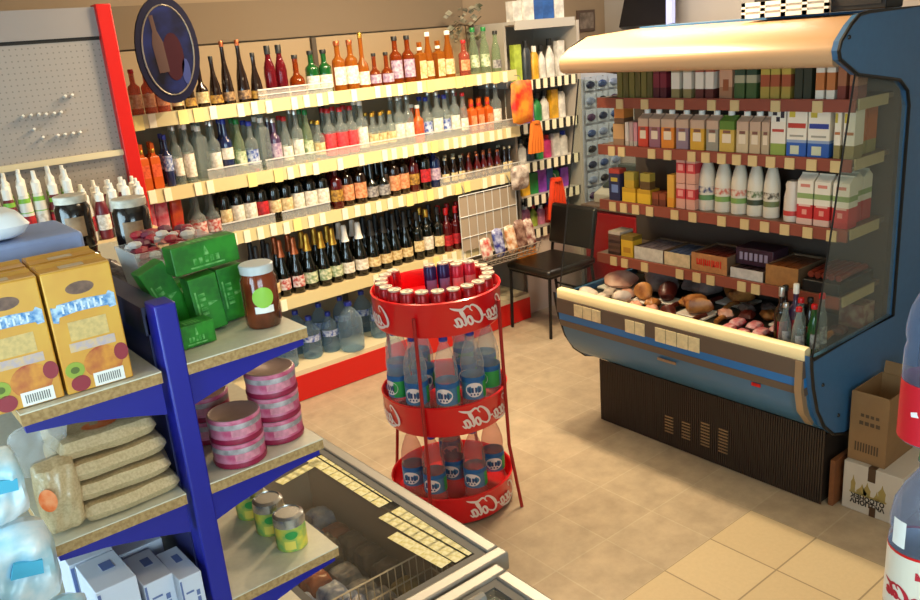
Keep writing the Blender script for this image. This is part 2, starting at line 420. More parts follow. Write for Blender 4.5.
G = {
 'amber': glass('amber_spirit', '#c86414', .45, .08, '#8a3c0c'), 'brown': mat('dark_brown_glass', '#1d0d06', .12, coat=.5), 'black': mat('black_green_glass', '#0a0d08', .12, coat=.5),
 'green': mat('green_glass', '#0f4a1c', .1, coat=.5), 'clear': glass('clear_spirit', '#e8f0ee', .13, .05, '#c4cccb'), 'pale': glass('pale_green_glass', '#d4e4cc', .2, .06, '#a9b79a'),
 'red': mat('red_wine_glass', '#4a0a0c', .12, coat=.5), 'pink': glass('rose_spirit', '#e8a088', .4, .08, '#b8604c'), 'blue': mat('dark_blue_glass', '#16244e', .12, coat=.5),
 'gold': glass('golden_spirit', '#e0a040', .42, .08, '#a86420'), 'orange': mat('orange_drink', '#c4561c', .25), 'crimson': glass('crimson_spirit', '#a83040', .5, .08, '#701420'),
 'violet': mat('plum_glass', '#45304e', .15, coat=.4), 'water': glass('bluish_water', '#d4e4ee', .14, .1, '#a8c0d4')}
K = {'black': m_black, 'gold': m_gold, 'white': m_whitecap, 'red': mat('red_cap', '#b81418', .35), 'blue': mat('blue_cap', '#20309a', .35), 'silver': m_silver, 'copper': m_copper, 'cream': m_cream, 'green': mat('green_cap', '#127a34', .35)}
def labmat(c1, c2=None): return mat('label_'+c1+(c2 or ''), c1, .55, noise=(55, .5) if not c2 else (55, .5), col2=c2)
LB = {'cream': labmat('#e4d2a4', '#b89a64'), 'white': labmat('#efe9dc', '#c8bca8'), 'red': labmat('#c4222a', '#8a1018'), 'purple': labmat('#8a7090', '#c8b4c0'), 'blue': labmat('#2a4a9a', '#c8d0e0'),
      'gold': labmat('#c0943c', '#6c4818'), 'peach': labmat('#e0a478', '#b86c40'), 'pinkred': labmat('#e0484c', '#c02830'), 'orange': labmat('#e0602c', '#b83c18'), 'green': labmat('#7a9468', '#d8d8b8'), 'dark': labmat('#4a3020', '#a08058'), 'grey': labmat('#a8a4a0', '#605c60'), 'pale': labmat('#d8cfc8', '#b03c34')}
_bm = {}
def bottle_meshes(shape, R, H, g, cap, lab, lz):
    key = (shape, round(R, 3), round(H, 3), g, cap, lab, lz)
    if key in _bm: return _bm[key]
    hc = H*(.09 if shape not in ('champ',) else .30) if shape not in ('wine', 'tall') else H*.16
    if shape == 'jug': hc = .025
    seg = 4 if shape == 'square' else 12
    pf = [(max(r*R, 1e-4), z*(H-hc*.5)) for r, z in SHAPES[shape]]
    body = MB(); body.lathe(pf, seg, 0)
    if seg == 4: body.xf(Matrix.Rotation(PI/4, 4, 'Z') @ Matrix.Scale(1.2, 4))
    me_b = body.mesh('bottle', G[g], ang=50)
    nr = SHAPES[shape][-1][0]*R*1.18
    if shape == 'champ':
        c = MB().lathe([(R*.66, H-hc), (R*.5, H-hc*.75), (R*.42, H-hc*.5), (R*.42, H-.01), (R*.3, H), (1e-4, H)], 12)
    else: c = MB().lathe([(nr, H-hc), (nr, H-.003), (nr*.9, H), (1e-4, H)], 10)
    me_c = c.mesh('cap', K[cap])
    me_l = None
    if lab:
        z0, z1 = lz
        if seg == 4:
            h = R*1.2*.7071*1.02; me_l = box(-h*.9, h*.9, -h, -h+.001, z0*H, z1*H).mesh('label', LB[lab])
        else:
            r0 = R*1.02
            if shape in ('bell', 'slim', 'champ'):
                def rad(z):
                    for (ra, za), (rb, zb) in zip(SHAPES[shape], SHAPES[shape][1:]):
                        if za <= z <= zb and zb > za: return (ra+(rb-ra)*(z-za)/(zb-za))*R*1.03
                    return r0
                k = (H-hc*.5)/H
                me_l = MB().lathe([(rad(z0/k), z0*H), (rad((z0+z1)/2/k), (z0+z1)/2*H), (rad(z1/k), z1*H)], 10, arc=(-PI*.98, PI*.02)).mesh('label', LB[lab])
            else: me_l = MB().lathe([(r0, z0*H), (r0, z1*H)], 10, arc=(-PI*.98, PI*.02)).mesh('label', LB[lab])
    _bm[key] = (me_b, me_c, me_l); return _bm[key]
def bottle(name, x, y, z, spec, R, rot=0, H=None):
    shape, _, h, g, cap, lab, lz = spec
    me_b, me_c, me_l = bottle_meshes(shape, R, H or h, g, cap, lab, lz)
    o = link(name, me_b, None, (x, y, z), rot)
    link('cap', me_c, o)
    if me_l: link('label', me_l, o)
    return o
# kinds: shape, radius, height, glass, cap, label, label span, words
T = {
 'ros': ('vodka', .036, .22, 'pink', 'red', 'peach', (.15, .45), 'rosy pink liqueur bottle with peach label'),
 'dkc': ('brandy', .046, .23, 'brown', 'black', 'cream', (.1, .34), 'squat dark brandy bottle with cream label'),
 'dkn': ('bell', .046, .25, 'brown', 'black', 'gold', (.06, .22), 'bell shaped dark brandy bottle with gilt label'),
 'dkt': ('bell', .046, .32, 'brown', 'copper', 'dark', (.06, .2), 'tall necked dark cognac bottle'),
 'amb': ('brandy', .044, .22, 'amber', 'black', None, (0, 0), 'amber decanter bottle with black cap'),
 'win': ('tall', .040, .28, 'crimson', 'black', None, (0, 0), 'tall wine red liqueur bottle with black cap'),
 'grn': ('vodka', .038, .235, 'green', 'black', 'white', (.12, .42), 'green bottle with white label and dark cap'),
 'whi': ('vodka', .040, .275, 'gold', 'copper', 'white', (.12, .48), 'golden whisky bottle with white label'),
 'wht': ('brandy', .040, .31, 'gold', 'gold', 'white', (.06, .3), 'tall golden whisky bottle with gold cap'),
 'pur': ('brandy', .038, .19, 'amber', 'black', 'purple', (.1, .36), 'small amber whisky bottle with mauve label'),
 'prl': ('vodka', .038, .275, 'amber', 'black', 'purple', (.12, .5), 'tall amber whisky bottle with mauve label'),
 'crm': ('square', .034, .20, 'gold', 'white', 'cream', (.08, .6), 'square golden whisky bottle with cream label'),
 'crt': ('slim', .038, .285, 'gold', 'white', 'cream', (.08, .4), 'tall golden whisky bottle with cream label'),
 'clr': ('slim', .034, .26, 'pale', 'black', 'grey', (.1, .3), 'pale glass bottle with grey label'),
 'org': ('square', .036, .20, 'orange', 'gold', 'orange', (.3, .62), 'squat orange liqueur bottle with orange label'),
 'blu': ('vodka', .034, .26, 'blue', 'blue', 'blue', (.3, .6), 'dark blue vodka bottle'),
 'blw': ('vodka', .036, .30, 'blue', 'blue', 'white', (.3, .5), 'blue vodka bottle with white label'),
 'wcp': ('vodka', .040, .30, 'clear', 'white', 'white', (.1, .5), 'clear vodka bottle with white cap'),
 'vod': ('vodka', .036, .30, 'clear', 'silver', 'white', (.15, .45), 'clear vodka bottle with silver cap'),
 'vsm': ('vodka', .032, .22, 'clear', 'gold', 'cream', (.15, .45), 'small clear vodka bottle with gold cap'),
 'vbl': ('vodka', .034, .27, 'clear', 'blue', 'blue', (.15, .45), 'clear vodka bottle with blue cap'),
 'vdr': ('vodka', .036, .28, 'clear', 'red', 'pinkred', (.05, .5), 'red capped vodka bottle with pink label'),
 'vrl': ('slim', .036, .27, 'clear', 'red', 'white', (.12, .4), 'red capped vodka bottle with white label'),
 'pal': ('square', .044, .28, 'clear', 'white', None, (0, 0), 'broad clear vodka bottle without a label'),
 'vgr': ('slim', .036, .29, 'pale', 'green', 'green', (.15, .42), 'pale green vodka bottle with green label'),
 'vpu': ('vodka', .036, .27, 'violet', 'silver', 'purple', (.2, .5), 'dark plum bottle with mauve label'),
 'ora': ('vodka', .034, .23, 'orange', 'white', 'orange', (.1, .5), 'orange liqueur bottle with white cap'),
 'flr': ('square', .030, .19, 'orange', 'red', 'peach', (.1, .6), 'small orange flask bottle with red cap'),
 'wcr': ('brandy', .044, .26, 'clear', 'white', 'pale', (.08, .34), 'clear bottle with big white cap'),
 'wbl': ('wine', .038, .31, 'black', 'black', 'cream', (.18, .40), 'black wine bottle with cream label'),
 'wrd': ('wine', .038, .31, 'black', 'red', 'red', (.16, .42), 'dark wine bottle with red label'),
 'wpl': ('wine', .038, .31, 'black', 'gold', 'white', (.16, .44), 'black wine bottle with white label'),
 'wam': ('wine', .040, .29, 'brown', 'copper', 'peach', (.12, .44), 'brown wine bottle with peach label'),
 'wdk': ('wine', .038, .28, 'red', 'copper', 'gold', (.16, .40), 'dark red wine bottle with gilt label'),
 'wgr': ('brandy', .038, .24, 'black', 'silver', 'grey', (.1, .36), 'squat black bottle with grey label'),
 'wbu': ('wine', .038, .29, 'blue', 'blue', 'purple', (.16, .42), 'dark blue wine bottle with mauve label'),
 'bls': ('slim', .028, .16, 'red', 'copper', 'dark', (.1, .4), 'little dark red balsam bottle'),
 'blc': ('slim', .028, .17, 'brown', 'cream', 'cream', (.1, .4), 'little brown bottle with cream label'),
 'chc': ('champ', .043, .33, 'black', 'copper', 'pale', (.12, .32), 'sparkling wine bottle with copper foil'),
 'chg': ('champ', .043, .33, 'black', 'gold', 'green', (.12, .32), 'sparkling wine bottle with gold foil'),
 'chw': ('champ', .043, .33, 'black', 'white', 'white', (.12, .32), 'sparkling wine bottle with white foil'),
 'chb': ('champ', .043, .33, 'black', 'black', 'cream', (.12, .3), 'sparkling wine bottle with black foil'),
 'rdw': ('wine', .036, .29, 'red', 'red', 'red', (.14, .38), 'red wine bottle with red capsule'),
}
ROWS = {
 1: [(137, 'ros'), (150, 'ros'), (163, 'ros'), (178, 'dkc'), (190, 'dkn'), (203, 'dkc'), (216, 'dkn'), (229, 'dkt'), (244, 'dkt'), (257, 'dkn'), (272, 'win'), (283, 'win'), (298, 'amb'), (314, 'grn'), (327, 'grn'),
     (341, 'whi'), (353, 'whi'), (365, 'wht'), (376, 'pur'), (387, 'pur'), (398, 'prl'), (410, 'prl'), (421, 'crm'), (430, 'crt'), (440, 'crm'), (450, 'crt'), (465, 'ros'), (475, 'vgr'), (485, 'vgr'), (496, 'clr')],
 2: [(146, 'org'), (158, 'org'), (171, 'blu'), (181, 'vod'), (192, 'wcp'), (205, 'pal'), (218, 'vod'), (230, 'blw'), (242, 'vgr'), (254, 'vbl'), (266, 'pal'), (278, 'vpu'), (289, 'vrl'), (300, 'vod'), (310, 'vgr'), (321, 'vsm'),
     (332, 'vdr'), (343, 'vdr'), (354, 'vdr'), (364, 'wcp'), (374, 'vsm'), (383, 'vsm'), (392, 'vsm'), (401, 'vod'), (410, 'vod'), (420, 'ora'), (429, 'vbl'), (438, 'vod'), (447, 'vbl'), (456, 'vod'), (464, 'vrl'), (472, 'flr'), (480, 'flr'), (488, 'flr'), (497, 'vod'), (506, 'vod'), (514, 'vsm')],
 3: [(200, 'wcr'), (215, 'wcr'), (228, 'wbl'), (240, 'wpl'), (252, 'wpl'), (264, 'wrd'), (276, 'wbl'), (288, 'wbl'), (300, 'wpl'), (312, 'wpl'), (324, 'wpl'), (337, 'wdk'), (349, 'wam'), (361, 'wam'), (373, 'wgr'), (384, 'wgr'),
     (395, 'wam'), (405, 'wam'), (415, 'wdk'), (425, 'wrd'), (436, 'wbu'), (446, 'blc'), (454, 'blc'), (462, 'blc'), (470, 'bls'), (477, 'bls'), (484, 'bls'), (491, 'bls'), (498, 'bls'), (505, 'blc'), (512, 'blc')],
 4: [(262, 'chb'), (274, 'chb'), (286, 'chc'), (299, 'chc'), (312, 'chg'), (325, 'chg'), (337, 'chg'), (349, 'chw'), (362, 'chw'), (374, 'chb'), (386, 'chb'), (397, 'chb'), (408, 'chb'), (419, 'wbl'), (429, 'wpl'), (439, 'wbl'), (448, 'rdw'), (457, 'rdw'), (466, 'rdw'), (475, 'rdw')],
}
SNAME = {1: 'top liquor shelf', 2: 'second liquor shelf', 3: 'third liquor shelf', 4: 'fourth liquor shelf'}
for k, row in ROWS.items():
    for back in (0, 1):
        y = YF+.075+.10*back
        items = [(min(x_at(px, YF+.075, SH[k]+.04)+.02*back, 3.845), t) for px, t in row]
        if back: items = [it for it in items if (k != 1)]
        for i, (x, t) in enumerate(items):
            if len(items) < 2: continue
            gap = min([abs(x-q[0]) for j, q in enumerate(items) if j != i])
            sp = T[t]
            R = min(sp[1], gap*.485)
            if sp[0] == 'square': R = min(R, gap*.485/1.2*1.2)
            R = int(R*500)/500
            R = min(R, .046)
            jit = (random.uniform(-.008, .008))
            o = bottle('wine_bottle' if sp[0] in ('wine', 'champ') else 'liquor_bottle', x, y+jit, SH[k]+.001, sp[:7], R, random.uniform(-.25, .25) if sp[0] != 'square' else 0)
            if not back and k == 2 and t == 'x': pass
            reg(o, sp[7], 'bottle', 'bottles on the '+SNAME[k], ('on ' if not back else 'second row, ')+SNAME[k], x, 'from red post')
# snack bags standing on the third shelf's left end
m_pk = [mat('crisp_bag_pink', '#d8405c', .35, noise=(16, .4), col2='#f0b0b8'), mat('crisp_bag_orange', '#e0602c', .35, noise=(16, .4), col2='#c02838')]
for i, (px, mi, w_) in enumerate([(157, 0, 'pink'), (170, 0, 'pink'), (184, 1, 'orange')]):
    b = MB().pillow(.068, .24, .045, 10, 4, .06, i); b.xf(Matrix.Translation((0, 0.03, .125)) @ Matrix.Rotation(PI/2+.12, 4, 'X'))
    o = b.build('crisp_bag', m_pk[mi], None, (x_at(px, YF+.06, SH[3]), YF+.085, SH[3]+.002))
    reg(o, f'shiny {w_} red crisp bag', 'snack bag', 'crisp bags on the third liquor shelf', 'on third liquor shelf', px, 'from the red post')
# pink pouch lying across the second shelf
a = x_at(141, YF-.005, SH[2]+.11); b = x_at(163, YF-.005, SH[2]+.2)
# water bottles on the base shelf
for i, (px, H, R, dy) in enumerate([(288, .27, .058, .12), (312, .26, .06, .15), (331, .25, .055, .15), (352, .31, .075, .06), (380, .28, .062, .12), (402, .27, .06, .14), (275, .26, .058, .27), (299, .27, .06, .29), (322, .27, .06, .30), (343, .27, .055, .31), (364, .27, .06, .30), (392, .27, .06, .3)]):
    big = i == 3
    o = bottle('water_bottle', x_at(px, YF+dy, .26), YF+dy, .191, ('jug', R, H, 'water', 'blue', None if big else 'blue', (.42, .58)), R)
    reg(o, 'big clear unlabelled water jug' if big else ('clear water bottle with blue label' if dy < .2 else 'bluish water bottle in the back row'), 'bottle', 'water bottles on the red base', 'on the cream base shelf', px, 'from the left')
# round hanging sign
sg = empty('oval_sign', (1.535, 4.08, 2.035), 'large dark oval advertising sign hanging before the top liquor shelf', 'sign')
oval = lambda rx, rz, n=36: [(rx*math.cos(2*PI*i/n), rz*math.sin(2*PI*i/n)) for i in range(n)]
m_navy = mat('sign_rim', '#12122a', .6, spec=.15)
sg.rotation_euler = (0, .03, 0)
b = MB(); b.prism(oval(.152, .245), 'y', -.008, .008); b.build('board', m_navy, sg)
b = MB(); pts = [(x, -.010, z) for x, z in oval(.122, .205)]; b.tube(pts, .004, 6, closed=True); b.build('silver_ring', mat('ring', '#7d7468', .35, .4), sg)
b = MB(); b.prism(oval(.118, .2), 'y', -.0105, -.0085); b.build('picture_face', mat('sign_picture', '#0e0d18', .6, noise=(7, .5), col2='#1a2250', spec=.12), sg)
b = MB(); b.lathe([(1e-4, -.11), (.026, -.11), (.028, .02), (.02, .05), (.01, .08), (.01, .15), (1e-4, .15)], 12, sy=.06)
b.xf(Matrix.Translation((-.045, -.012, .01)) @ Matrix.Rotation(-.12, 4, 'Y')); b.build('printed_bottle', mat('print_bottle', '#4a3834', .6, spec=.1), sg)
b = MB(); b.prism([(.02+.05*math.cos(2*PI*i/20), -.03+.11*math.sin(2*PI*i/20)) for i in range(20)], 'y', -.0125, -.0106); b.build('printed_glow', mat('print_glow', '#34161e', .6, spec=.1), sg)
b = MB(); b.prism([(.072+.02*math.cos(2*PI*i/16), -.1+.06*math.sin(2*PI*i/16)) for i in range(16)], 'y', -.0125, -.0106); b.build('printed_blue', mat('print_blue', '#22306c', .5), sg)
b = MB(); b.tube([(0, 0, .245), (0, 0, ZC-2.035)], .0015, 5); b.build('cord', m_black, sg)
# leafy garland with grapes on the right end of the top shelf
gl = empty('garland', (x_at(485, YF+.3, 1.98)-.12, YF+.31, 1.744), 'artificial vine garland on the right end of the top liquor shelf', 'garland')
b = MB(); rnd = random.Random(3)
for i in range(70):
    x, z = rnd.uniform(-.17, .13), .30+rnd.uniform(-.10, .13); y = rnd.uniform(-.02, .08); s = rnd.uniform(.014, .03)
    q = [Vector((-s, 0, 0)), Vector((0, 0, -s*.7)), Vector((s, 0, 0)), Vector((0, 0, s*.7))]
    M = Matrix.Translation((x, y, z)) @ Matrix.Rotation(rnd.uniform(0, 6), 4, 'Z') @ Matrix.Rotation(rnd.uniform(-1, 1), 4, 'X')
    b._add([M @ p for p in q], [(0, 1, 2, 3)])
o = b.build('leaves', mat('vine_leaf', '#4a5038', .7, noise=(12, .5), col2='#a09a88'), gl, smooth=False)
b = MB(); b.tube([(-.17, .03, .26), (-.06, .04, .32), (.05, .05, .3), (.13, .03, .36)], .004, 5); b.tube([(.0, .05, .0), (.01, .05, .2), (0, .05, .31)], .005, 5); b.build('vine', mat('vine_stem', '#4a3a26', .7), gl)
# ------------------------------------------------------------------ grey pegboard shelving left of the red post
PGX0, PGX1, PGY = .05, 1.24, 3.95
pg = empty('pegboard_shelving', (PGX0, PGY, 0), 'tall grey pegboard shelving with a red post beside the liquor shelves', 'shelving')
def peg_mat():
    m = mat('pegboard_grey', '#9a948f', .42); nt = m.node_tree; b = nt.nodes['Principled BSDF']
    tc = nt.nodes.new('ShaderNodeTexCoord'); vm = nt.nodes.new('ShaderNodeVectorMath'); vm.operation = 'MULTIPLY'; vm.inputs[1].default_value = (42, 1, 42)
    fr = nt.nodes.new('ShaderNodeVectorMath'); fr.operation = 'FRACTION'
    su = nt.nodes.new('ShaderNodeVectorMath'); su.operation = 'SUBTRACT'; su.inputs[1].default_value = (.5, 0, .5)
    sp = nt.nodes.new('ShaderNodeSeparateXYZ'); cb = nt.nodes.new('ShaderNodeCombineXYZ')
    ln = nt.nodes.new('ShaderNodeVectorMath'); ln.operation = 'LENGTH'
    lt = nt.nodes.new('ShaderNodeMath'); lt.operation = 'LESS_THAN'; lt.inputs[1].default_value = .14
    mx = nt.nodes.new('ShaderNodeMix'); mx.data_type = 'RGBA'; mx.inputs[6].default_value = (*lin('#9a948f'), 1); mx.inputs[7].default_value = (*lin('#7c7672'), 1)
    L = nt.links.new
    L(tc.outputs['Object'], vm.inputs[0]); L(vm.outputs[0], fr.inputs[0]); L(fr.outputs[0], su.inputs[0]); L(su.outputs[0], sp.inputs[0])
    L(sp.outputs['X'], cb.inputs['X']); L(sp.outputs['Z'], cb.inputs['Z']); L(cb.outputs[0], ln.inputs[0]); L(ln.outputs['Value'], lt.inputs[0]); L(lt.outputs[0], mx.inputs[0]); L(mx.outputs[2], b.inputs['Base Color'])
    return m
W_ = PGX1-PGX0
box(0, W_-.05, -.01, .01, .02, 2.10).build('pegboard', peg_mat(), pg)
box(0, W_-.05, -.02, .012, 2.115, 2.235).build('top_band', mat('band_grey', '#8f8987', .5), pg)
box(0, W_-.05, -.012, .012, 2.10, 2.115).build('dark_gap', m_dark, pg)
box(W_-.05, W_+.015, -.045, .03, 0, 2.245).build('post', m_redpaint, pg, bevel=.004)
box(.2, W_-.05, -.03, -.01, 1.60, 1.625).build('rail', m_cream, pg)
s_ = box(0, W_-.05, -.42, -.012, 1.27, 1.30).build('shelf', m_board, pg)
box(0, W_-.05, -.45, .03, 0, .12).build('base', m_redpaint, pg)
for x in (.1, W_-.16): box(x, x+.03, -.38, -.01, 1.19, 1.27).build('bracket', m_steel, pg)
m_sq = {'g': mat('squeeze_green', '#7cb53a', .35), 'w': mat('squeeze_white', '#dcd8cc', .35), 'm': mat('squeeze_maroon', '#6a1420', .35), 'r': mat('squeeze_red', '#b82420', .35)}
sq = MB().lathe([(1e-4, 0), (.034, 0), (.036, .02), (.036, .15), (.028, .19), (.016, .21)], 12)
sq_me = {k: sq.mesh('squeeze_bottle', m) for k, m in m_sq.items()}
sqc = MB().lathe([(.024, .20), (.024, .235), (.012, .245), (.010, .275), (1e-4, .275)], 10).mesh('cap', m_whitecap)
sql = MB().lathe([(.037, .05), (.037, .13)], 12, arc=(-PI*.95, -.05*PI))
sqb = MB().lathe([(.0365, .14), (.029, .188), (.017, .208)], 12).mesh('green_band', m_sq['g'])
sql_me = {'a': sql.mesh('label', LB['white']), 'b': sql.mesh('label', LB['red'])}
n = 0
for row, (yy, z0) in enumerate([(3.62, 1.30), (3.72, 1.30), (3.82, 1.30)]):
    for i in range(13):
        x = .46+.056*i+.02*row
        kind = 'w' if (i+row) % 3 else 'm'
        o = link('squeeze_bottle', sq_me[kind], None, (x, yy+random.uniform(-.008, .008), z0+.001))
        o.scale = (.74, .74, (.80 if i > 7 else 1.12)+random.uniform(-.04, .04))
        link('cap', sqc, o); link('label', sql_me['a' if i % 2 else 'b'], o)
        if i < 8: link('green_band', sqb, o)
        reg(o, ('maroon' if kind == 'm' else 'white')+' squeeze bottle'+(' with green shoulder' if i < 8 else ' without green'), 'bottle', 'sauce bottles before the pegboard', ['in front row', 'in middle row', 'in back row'][row]+' before the pegboard', -x, 'from red post')

pin = MB().tube([(0, 0, 0), (0, -.02, .0), (0, -.03, .006)], .006, 6).mesh('light_dot_stud', m_chrome)  # small white studs added for the bright dots of light on the pegboard
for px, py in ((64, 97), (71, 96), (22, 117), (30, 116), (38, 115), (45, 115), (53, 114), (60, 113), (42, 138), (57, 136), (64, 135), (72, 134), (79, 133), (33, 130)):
    h = hit(px, py, 'y', PGY-.01); link('light_dot_stud', pin, pg, (h.x-PGX0, -.01, h.z))

# ------------------------------------------------------------------ household goods shelf beside the liquor
HX0, HX1, HY = 3.93, 4.52, 4.25
hs = empty('household_shelving', (HX0, 4.70, 0), 'narrow white shelving of household goods right of the liquor shelves', 'shelving')
ox, oy = -HX0, -4.70
m_hw = mat('shelf_white', '#b5b0a8', .5)
box(HX0+ox, HX1+ox, -.02, 0, 0, 2.02).build('back_panel', mat('hh_back', '#a49c92', .6), hs)
box(HX1+ox, HX1+ox+.03, HY-.01+oy, 0, 0, 2.03).build('post', mat('post_grey', '#b0a89e', .45), hs)
box(HX0+ox, HX0+ox+.02, HY+.1+oy, 0, 0, 2.03).build('side_panel', m_hw, hs)
box(HX0+ox+.02, HX1+ox, HY+.02+oy, -.02, 0, .60).build('base_panel', mat('base_pale', '#c9bdb0', .5), hs)
HZ = [.62, .86, 1.10, 1.37, 1.66, 2.05]
m_strip_d = mat('dark_strip', '#1c1c1c', .5)
for i, z in enumerate(HZ):
    s = box(HX0+ox+.02, HX1+ox, HY+.012+oy, -.02, z-.02, z).build('shelf', m_hw, hs)
    box(HX0+ox+.02, HX1+ox, HY+oy, HY+.012+oy, z-.055, z+.004).build('price_strip', m_strip_d if i < 5 else m_hw, s)
    if i < 5:
        xx = HX0+ox+.06
        while xx < HX1+ox-.03:
            link('price_tag', tag_me, s, (xx, HY+oy, z-.027)); xx += .07
HC = ['#2f5fa8', '#d9d5cc', '#d23a78', '#2a8a44', '#e8b030', '#1d2d5c', '#9a4cc0', '#e8e4dc', '#38a0c8', '#c82c28', '#b8cc50', '#303840', '#e890b0']
m_h = [mat('household_'+c[1:], c, .35, noise=(18, .35)) for c in HC]
hm = {}
def hh(shape, R, H, ci):
    k = (shape, ci, R, H)
    if k not in hm:
        if shape == 'box': b = box(-R, R, -R*.6, R*.6, 0, H)
        elif shape == 'pump': b = MB().lathe([(1e-4, 0), (R, 0), (R, H*.55), (R*.5, H*.72), (R*.3, H*.75), (R*.3, H*.85)], 12, sy=.7)
        else: b = MB().lathe([(1e-4, 0), (R, 0), (R, H*.7), (R*.45, H*.85)], 12, sy=.75)
        hm[k] = (b.mesh('pack', m_h[ci]), (MB().lathe([(R*.5, H*.82), (R*.5, H), (1e-4, H)], 10) if shape != 'box' else None))
    return hm[k]
hcap = {}
HROWS = {.62: 6, .86: 6, 1.10: 6, 1.37: 6, 1.66: 6, 2.05: 5}
rr = random.Random(11)
for z, cnt in HROWS.items():
    for i in range(cnt):
        x = HX0+.065+(HX1-HX0-.10)*(i+.5)/cnt
        shape = rr.choice(['box', 'pump', 'bot', 'bot']) if z < 2 else 'box'
        R = rr.uniform(.034, .042); H = {.62: .17, .86: .17, 1.10: .19, 1.37: .22, 1.66: .26, 2.05: .16}[z]*rr.uniform(.82, 1)
        if z > 2: R = .05
        ci = rr.randrange(len(HC))
        if z > 2: ci = rr.choice([0, 8, 7, 8])
        H = round(H, 2); R = round(R, 3)
        me, cb = hh(shape, R, H, ci)
        o = link({'box': 'soap_box', 'pump': 'spray_bottle', 'bot': 'detergent_bottle'}[shape], me, None, (x, HY+.09+rr.uniform(0, .02), z+.001), rr.uniform(-.15, .15))
        if cb:
            cb.build('cap', [m_whitecap, K['blue'], K['red'], m_black][ci % 4], o)
        cname = ['blue', 'ivory', 'magenta', 'green', 'yellow', 'navy', 'violet', 'white', 'turquoise', 'red', 'lime', 'charcoal', 'pink'][ci]
        lvl = {.62: 'lowest', .86: 'second lowest', 1.10: 'third', 1.37: 'fourth', 1.66: 'fifth', 2.05: 'top'}[z]
        reg(o, f'{cname} {"carton" if shape == "box" else "spray bottle" if shape == "pump" else "detergent bottle"}', 'box' if shape == 'box' else 'bottle', 'household goods', f'on {lvl} household shelf', x, 'from the left')
# hanging things on the corner between the two units
def hang_bag(name, px, pyt, pyb, w_, m, label, cat, seed, y=4.1, fringe=False):
    top, bot = hit(px, pyt, 'y', y), hit(px, pyb, 'y', y); H = top.z-bot.z
    t = empty(name, (top.x, y, bot.z), label, cat)
    if fringe:
        for i in range(5):
            b = MB(); x = (i-2)*w_*.2
            b.tube([(x*.5, 0, H*.95), (x*.8, -.005, H*.6), (x, 0, H*.3), (x*1.05, .004, 0)], w_*.12, 8); b.build('finger' if 'glove' in name else 'cloth_fold', m, t)
        b = MB(); b.tube([(0, 0, H*.93), (0, 0, H*1.0)], w_*.25, 8); b.build('cuff', m, t)
    else:
        b = MB().pillow(w_, H, .06, 10, 3, .08, seed); b.xf(Matrix.Translation((0, .03, H/2)) @ Matrix.Rotation(PI/2, 4, 'X')); b.build('bag_body', m, t)
    b = MB(); b.tube([(0, 0, H*.97), (0, .01, H+.025), (0, min(.06, 4.238-y), H+.03)], .003, 5); b.build('hook', m_steel, t)
    return t
hang_bag('net_bag', 521, 80, 124, .20, mat('red_yellow_bag', '#c8281c', .4, noise=(11, .4), col2='#e0902c'), 'red and yellow hanging bag at the end of the top liquor shelf', 'bag', 1, y=4.12)
hang_bag('hanging_cloth', 535, 121, 153, .13, mat('orange_cloth', '#d8701c', .8), 'orange cloth bundle hanging below the red and yellow bag', 'cloth', 2, y=4.12, fringe=True)
hang_bag('rubber_gloves', 556, 178, 218, .17, mat('red_rubber', '#d8401c', .4), 'red rubber gloves hanging under the household shelves', 'gloves', 3, y=4.212, fringe=True)
hang_bag('yellow_gloves', 526, 238, 268, .18, mat('orange_rubber', '#e0861c', .4), 'orange rubber gloves hanging above the chair', 'gloves', 4, y=4.212, fringe=True)
hang_bag('white_bag', 519, 165, 190, .16, mat('white_bag', '#d8ccc0', .4, noise=(18, .4), col2='#7a6458'), 'small white printed bag hanging beside the third liquor shelf', 'bag', 5, y=4.13)

# stand of blister packs
bs = empty('blister_stand', (4.93, 4.60, 0), 'white display stand hung with dark blister packs behind the cooler', 'stand')
box(0, .44, 0, .03, .04, 1.72).build('panel', mat('stand_white', '#dde4f0', .5), bs)
box(-.02, .46, -.16, .10, 0, .04).build('foot', m_steel, bs)
m_bl = [mat('blister_'+c[1:], c, .3, noise=(25, .4)) for c in ('#26345c', '#4a66a4', '#9cb0d8', '#2c2c38', '#5a3a68')]
cardm = mat('blister_card', '#cadaf0', .5)
for r in range(8):
    for c in range(3):
        z = 1.60-.125*r
        t = empty('blister_pack', (5.01+.14*c, 4.585, z-.10))
        box(-.06, .06, -.012, -.009, 0, .105).build('card', cardm, t)
        b = MB(); b.ball((0, -.016, .042), .042, 10, 6, sx=1.2, sy=.45, sz=.7); b.build('blister', m_bl[(r*2+c) % 5], t)
        b = MB(); b.tube([(0, .013, .098), (0, -.03, .10)], .002, 5); b.build('peg', m_steel, t)
        nm = ['dark navy', 'steel blue', 'pale blue', 'black', 'plum'][(r*2+c) % 5]
        reg(t, f'{nm} blister pack', 'blister pack', 'blister packs on the white stand', 'on the white display stand', r*3+c, 'from the top')

